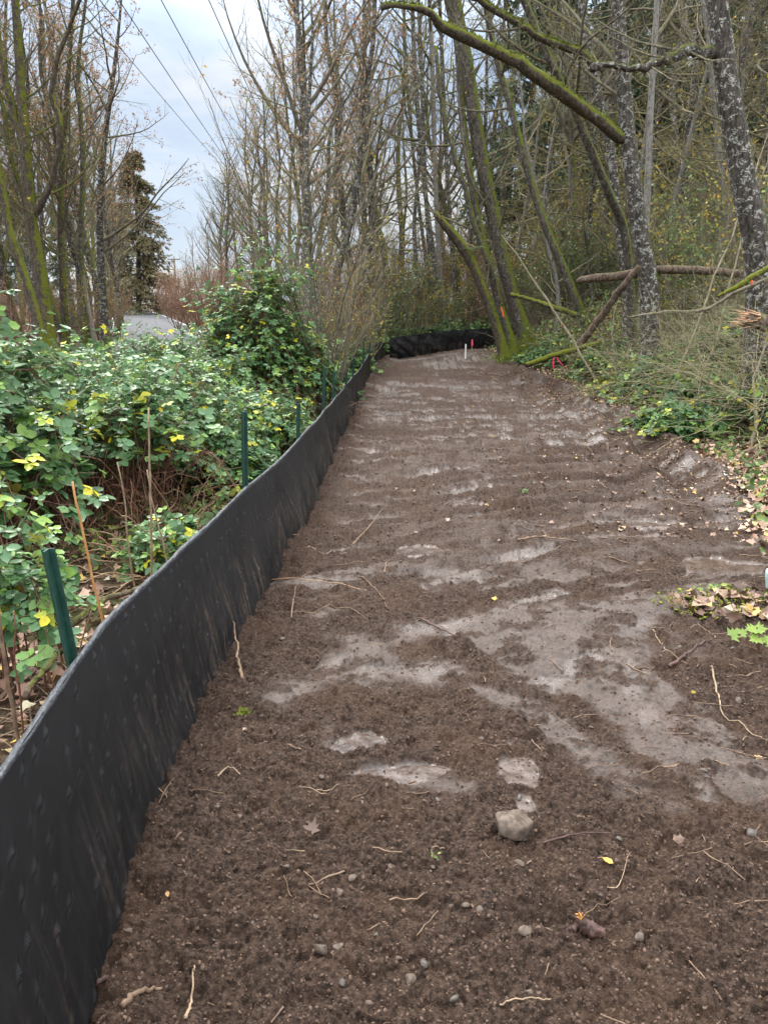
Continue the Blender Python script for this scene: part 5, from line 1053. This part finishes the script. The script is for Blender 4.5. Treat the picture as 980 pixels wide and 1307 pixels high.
def seedling(name, label, x, y, s, cnt, mat, seed, tint=(0, 1), tm=LOBED, h=.08):
    g = np.random.default_rng(seed); z = g1(x, y); t = thing(name, label, 'seedling', (x, y, z)); tips = np.stack([g.normal(size=cnt) * s * .8, g.normal(size=cnt) * s * .6, h * g.uniform(.4, 1, cnt)], 1); q = np.linspace(0, 1, 5)
    v, f = tubes(tips[:, None] * q[None, :, None], np.full((cnt, 5), .0014), 4); link_mesh('stems', v, f, MAT['cane'], t); X_, Y_, Z_ = frames(np.array([0, -.5, 1.]) + g.normal(size=(cnt, 3)) * .3, g)
    v, f, tn = stamp(*tm, tips, X_, Y_, Z_, s * g.uniform(.8, 1.3, cnt), g.uniform(*tint, cnt)); link_mesh('leaves', v, f, MAT[mat], t, tn); return t
MAT['lime'] = leafmat('lime_leaf', [(0, (.25, .42, .02)), (1, (.42, .55, .04))], .35, .5)
x, y = on_ground(968, 838); seedling('maple_seedling', 'bright lime green maple seedling at the right edge', x, y, .085, 13, 'lime', 3, tm=MAPLE, h=.14)
x, y = on_ground(905, 758); seedling('weed', 'small green weed at the left end of the leafy clod', x, y, .035, 16, 'herb', 4, (.4, 1), LEAF8, .06)
x, y = on_ground(555, 1106); seedling('weed', 'tiny green sprig in the soil left of the round pale pebble', x, y, .009, 9, 'herb', 5, (.0, .8), LEAF8, .012)
x, y = on_ground(310, 912); seedling('weed', 'withered mossy weed at the foot of the cut stub', x, y, .02, 18, 'moss', 6, (.0, .6), LEAF8, .02)
x, y = on_ground(668, 630); seedling('weed', 'small weed lying in the mid path ruts', x, y, .04, 10, 'herb', 7, (.0, .8), LEAF8, .02)
# single fallen leaves
def leaf1(u, v_, s, lab, tint, mat='litter', seed=0, tm=LOBED):
    g = np.random.default_rng(seed); x, y = on_ground(u, v_); X_, Y_, Z_ = frames(np.array([[0, -.25, 1.]]) + g.normal(size=(1, 3)) * .15, g); v, f, tn = stamp(*tm, np.zeros((1, 3)), X_, Y_, Z_, np.array([s]), np.array([tint])); o = link_mesh('fallen_leaf', v, f, MAT[mat], None, tn); o.location = (x, y, g1(x, y) + .008); tag(o, lab, 'leaf')
leaf1(782, 1105, .035, 'small pink and yellow leaf below the reddish root', .93, seed=1, tm=LEAF8); leaf1(631, 768, .05, 'pale yellow leaf lying alone in mid path', .93, seed=2)
leaf1(887, 882, .05, 'orange leaf hanging by the winding pale root', .6, 'yellow', 3, LEAF8); leaf1(215, 1155, .02, 'tiny rust orange leaf near the fence foot', .9, 'rust', 4, LEAF8); leaf1(398, 1070, .075, 'dark curled dead leaf lying flat on the near soil', .0, seed=5, tm=MAPLE)
leaf1(865, 1067, .05, 'brown leaf scrap right of the reddish root', .2, seed=8); leaf1(313, 932, .03, 'pale leaf scrap below the cut stub', .75, seed=7); leaf1(970, 960, .05, 'pale dead leaf at the right edge', .85, seed=9)

# survey stakes and flagging
def stake(u, v0, v1, d, w, mat, label, name='survey_stake'):
    b = P(u, v1, d); b[2] = g1(b[0], b[1]) if d < 28 else h1(b[0], b[1]); top = P(u, v0, d); hh_ = max(top[2] - b[2], .15); t = thing(name, label, 'stake', tuple(b)); a = w * .5
    pr = [(-a, -a * .6), (a, -a * .6), (a, a * .6), (-a, a * .6)]; v = np.array([(x, y, -.05) for x, y in pr] + [(x, y, hh_ - .03) for x, y in pr] + [(x * .3, y * .3, hh_) for x, y in pr]); f = [np.array([(i, (i + 1) % 4, 4 * k + 4 + (i + 1) % 4 - 4 * 0, 4 * k + 4 + i) if k == 0 else (4 + i, 4 + (i + 1) % 4, 8 + (i + 1) % 4, 8 + i) for k in (0, 1) for i in range(4)] + [(8, 9, 10, 11)])]
    link_mesh('shaft', v, f, MAT[mat], t, smooth=False); return t, hh_
stake(594, 439, 448, 24.5, .045, 'white_paint', 'short white painted stake at the end of the path')
t, hh_ = stake(602, 434, 446, 24.8, .03, 'stick_pale', 'stake wrapped in pink flagging at the end of the path')
rb = np.array([(-.022, -.02, hh_ + .02), (.022, -.02, hh_ + .02), (.032, -.03, hh_ - .18), (-.018, -.03, hh_ - .20), (-.022, .02, hh_ + .02), (.022, .02, hh_ + .02), (.032, .03, hh_ - .18), (-.018, .03, hh_ - .2)]); link_mesh('ribbon', rb, [np.array([(0, 1, 2, 3), (5, 4, 7, 6), (1, 5, 6, 2), (4, 0, 3, 7), (0, 4, 5, 1)])], MAT['pink'], t, smooth=False)
def ribbon(label, pts, w, mat, sd=1):
    q = resample(np.array(pts), 14); base = q[-1].copy(); g = np.random.default_rng(sd); wv = np.array([w, .0, 0]); a = q - base; off = np.stack([np.full(14, w / 2), g.normal(size=14) * w * .2, np.zeros(14)], 1); th = np.array([0, .002, 0])
    V = np.stack([a - off, a + off, a + off + th, a - off + th], 1).reshape(-1, 3); i = np.arange(13)[:, None] * 4; f = np.concatenate([i + np.array([[k, (k + 1) % 4, 4 + (k + 1) % 4, 4 + k]]) for k in range(4)]); o = link_mesh('flagging_ribbon', V, [f], MAT[mat]); o.location = base; tag(o, label, 'ribbon')
ribbon('pink flagging ribbon draped over sticks at the path edge', [P(706, 470, 19.5), P(706, 458, 19.5), P(710, 456, 19.5), P(714, 462, 19.5), P(718, 466, 19.5)], .035, 'pink')
ribbon('small orange flagging tied to the middle mossy trunk', [P(639, 392, 24.3), P(641, 397, 24.3), P(642, 404, 24.3)], .05, 'orange', 2)
ribbon('tiny red orange tag on the foot of the right alder', [P(958, 356, 10.7), P(959, 359, 10.7), P(959, 363, 10.7)], .03, 'orange', 3)
# pale teal plastic cup lying at the right edge
x, y = on_ground(985, 752); t = thing('plastic_tube', 'pale teal plastic tube sticking out of the mud at the right edge', 'tube', (x, y, g1(x, y))); s = np.linspace(0, 1, 12); th_ = np.linspace(0, 1, 2)
po = np.array([(0, 0, -.04), (-.004, 0, .02), (-.01, 0, .06), (-.016, 0, .10), (-.018, 0, .118), (-.018, 0, .123)]); v, f = tubes(po[None], np.array([[.036, .037, .038, .038, .034, .020]]), 24, caps=True); link_mesh('body', v, f, MAT['teal'], t)
v, f = tubes(np.array([(-.012, 0, .075), (-.0125, 0, .079)])[None], np.array([[.0395, .0395]]), 24); link_mesh('rim', v, f, MAT['white_paint'], t)

# tall orange dead stalks and broken sticks behind the fence at left
for i, (a, b, w, d, lab) in enumerate([((137, 795), (93, 615), 5, 2.75, 'tall orange dead stalk leaning left behind the fence top'), ((20, 925), (-4, 760), 8, 1.9, 'mossy dead stalk at the far left behind the fence'), ((193, 700), (190, 520), 4, 3.9, 'thin straw coloured stalk standing upright before the bramble tangle'),
        ((165, 700), (150, 590), 3, 3.9, 'short leaning straw stalk beside the upright one'), ((28, 880), (18, 780), 4, 2.1, 'red brown cane beside the mossy stalk at far left'), ((215, 690), (188, 600), 3, 3.6, 'bent pale stalk near the fence top')]):
    p1 = P(*b, d); p0 = P(*a, d + .05); dirn = (p0 - p1) / abs(p0[2] - p1[2]); gz = h1(p0[0], p0[1]); p0 = p0 + dirn * max(0, p0[2] - gz + .03) * np.array([.6, .2, 1]); q = arc(p0, p1, 14, wob=.004, seed=i + 60); v, f = tubes(q[None] - q[0], (w / FPX * d * .5 * (1 - .45 * np.linspace(0, 1, 14)))[None], 7, caps=True, rough=.08, seed=i)
    o = link_mesh('dead_stalk', v, f, [plain('orange_stalk', (.38, .17, .05), (.5, .27, .10), .6, 20), MAT['stick'], MAT['stick_pale'], MAT['stick_pale'], MAT['cane'], MAT['stick_pale']][i]); o.location = q[0]; tag(o, lab, 'stalk')
for i, (a, b, w, d0, d1, lab) in enumerate([((70, 745), (185, 665), 11, 3.15, 3.9, 'grey mossy broken branch lying behind the nearest stake'), ((20, 790), (70, 760), 10, 2.5, 2.9, 'short rotten branch lying at the left edge behind the fence'), ((150, 730), (240, 700), 6, 3.3, 3.6, 'dark curved branch lying near the fence top')]):
    p0 = P(*a, d0); p1 = P(*b, d1)
    for p in (p0, p1): p[2] = max(min(p[2], h1(p[0], p[1]) + .25), h1(p[0], p[1]) + .03)
    q = arc(p0, p1, 16, (0, 0, .03), .008, 66 + i); v, f = tubes(q[None] - q[0], (w / FPX * d0 * .5 * (1 - .4 * np.linspace(0, 1, 16)))[None], 9, caps=True, rough=.14, seed=i); o = link_mesh('fallen_branch', v, f, MAT['log']); o.location = q[0]; tag(o, lab, 'branch')

# ------------------------------------------------------------------ power lines, poles, guardrail
def cable(label, a, b, r, ext0=1.0, ext1=.6, sag=.25, group=None):
    a = np.array(a); b = np.array(b); d = b - a; p0 = a - d * ext0; p1 = b + d * ext1; s = np.linspace(0, 1, 40)[:, None]; q = p0 + (p1 - p0) * s; q[:, 2] += (s[:, 0] * (1 - s[:, 0]) * -4 * sag) + 4 * sag * .2
    base = q[0].copy(); v, f = tubes(q[None] - base, np.full((1, 40), r), 6); o = link_mesh('power_line', v, f, MAT['cable']); o.location = base; tag(o, label, 'cable', group); return q[-1]
ends = [cable('leftmost of the three high power lines over the road', P(153, 0, 22), P(290, 205, 42), .014, 1, .9), cable('middle one of the three high power lines', P(206, 0, 22), P(300, 170, 37), .014, 1, 1.5), cable('rightmost of the three high power lines', P(266, 0, 22), P(326, 130, 32), .014, 1, 2.6), cable('lower power line hanging left of the three high ones', P(200, 115, 27), P(285, 213, 42), .010, 1, 1.0)]
def pole(label, x, y, h, r, arm=1.2, tilt=0, cross=True, bz=None):
    z = h1(x, y); t = thing('utility_pole', label, 'pole', (x, y, z)); n = 10; s = np.linspace(0, 1, n); p = np.stack([tilt * h * s, 0 * s, -.3 + (h + .3) * s], 1); v, f = tubes(p[None], (r * (1 - .3 * s))[None], 10, caps=True); link_mesh('post', v, f, MAT['pole'], t)
    if cross:
        for k, zz_ in enumerate((h - .4,)):
            v = np.array([(a * arm, b * .06 - .16, zz_ + c * .07) for a in (-1, 1) for b in (-1, 1) for c in (-1, 1)]); link_mesh('crossarm', v, [np.array([(0, 1, 3, 2), (4, 6, 7, 5), (0, 4, 5, 1), (2, 3, 7, 6), (1, 5, 7, 3), (0, 2, 6, 4)])], MAT['pole'], t, smooth=False)
        for a in (-.9, 0, .9): v, f = tubes(np.array([[(a * arm, -.16, h - .34), (a * arm, -.16, h - .2)]]), np.array([[.05, .035]]), 8, caps=True); link_mesh('insulator', v, f, MAT['steel_end'], t)
    return t
e = np.mean(ends[:3], axis=0); pole('utility pole carrying the high power lines among the trees ahead', float(e[0]), float(e[1]), max(6., float(e[2] - h1(e[0], e[1]) + .5)), .15, 1.6)
x, y = U(236, 100); pole('far utility pole with crossarm seen in the sky gap above the road', x, y, 6.6, .14, .8)
x, y = U(229, 125); pole('farthest little utility pole beside the sky gap', x, y, 6.2, .15, 1.0)
x, y = U(133, 27); pl_ = pole('weathered leaning utility pole among the left hand trees', x, y, 3.2, .10, tilt=-.10, cross=False)
tpz = np.array([x - .32, y, h1(x, y) + 3.1])
cable('upper of two slack cables tied to the leaning pole', tpz + np.array([-7, -2, -.25]), tpz, .018, .6, 0, .1); cable('lower of two slack cables tied to the leaning pole', tpz + np.array([-7, -2, -.55]), tpz + np.array([0, 0, -.12]), .018, .6, 0, .12)
# guardrail on the far side of the road
gr = thing('guardrail', 'low rusty guardrail on the far side of the road', 'guardrail', (float(rc(30)) - 3.7, 30, h1(float(rc(30)) - 3.7, 30))); yy = np.linspace(20, 46, 30); xx = rc(yy) - 3.7; zz = rz(yy) + .05; b0 = np.array(gr.location)
pr = np.array([(0, .78), (.05, .74), (.05, .68), (0, .64), (.05, .60), (.05, .54), (0, .50), (-.03, .50), (-.03, .78)]); V = np.stack([xx[:, None] + pr[None, :, 0], np.repeat(yy[:, None], 9, 1), zz[:, None] + pr[None, :, 1]], -1) - b0; i = np.arange(30 * 9).reshape(30, 9)
link_mesh('rail', V.reshape(-1, 3), [np.stack([i[:-1], np.roll(i, -1, 1)[:-1], np.roll(i, -1, 1)[1:], i[1:]], -1).reshape(-1, 4)], MAT['rust_steel'], gr, smooth=False)
for yv in np.arange(20.5, 46, 2.0):
    c = np.array((rc(yv) - 3.83, yv, rz(yv))) - b0; v = c + np.array([(a * .07, b * .07, z_) for a in (-1, 1) for b in (-1, 1) for z_ in (-.2, .82)]); link_mesh('post', v, [np.array([(0, 1, 3, 2), (4, 6, 7, 5), (0, 4, 5, 1), (2, 3, 7, 6), (1, 5, 7, 3), (0, 2, 6, 4)])], MAT['pole'], gr, smooth=False)
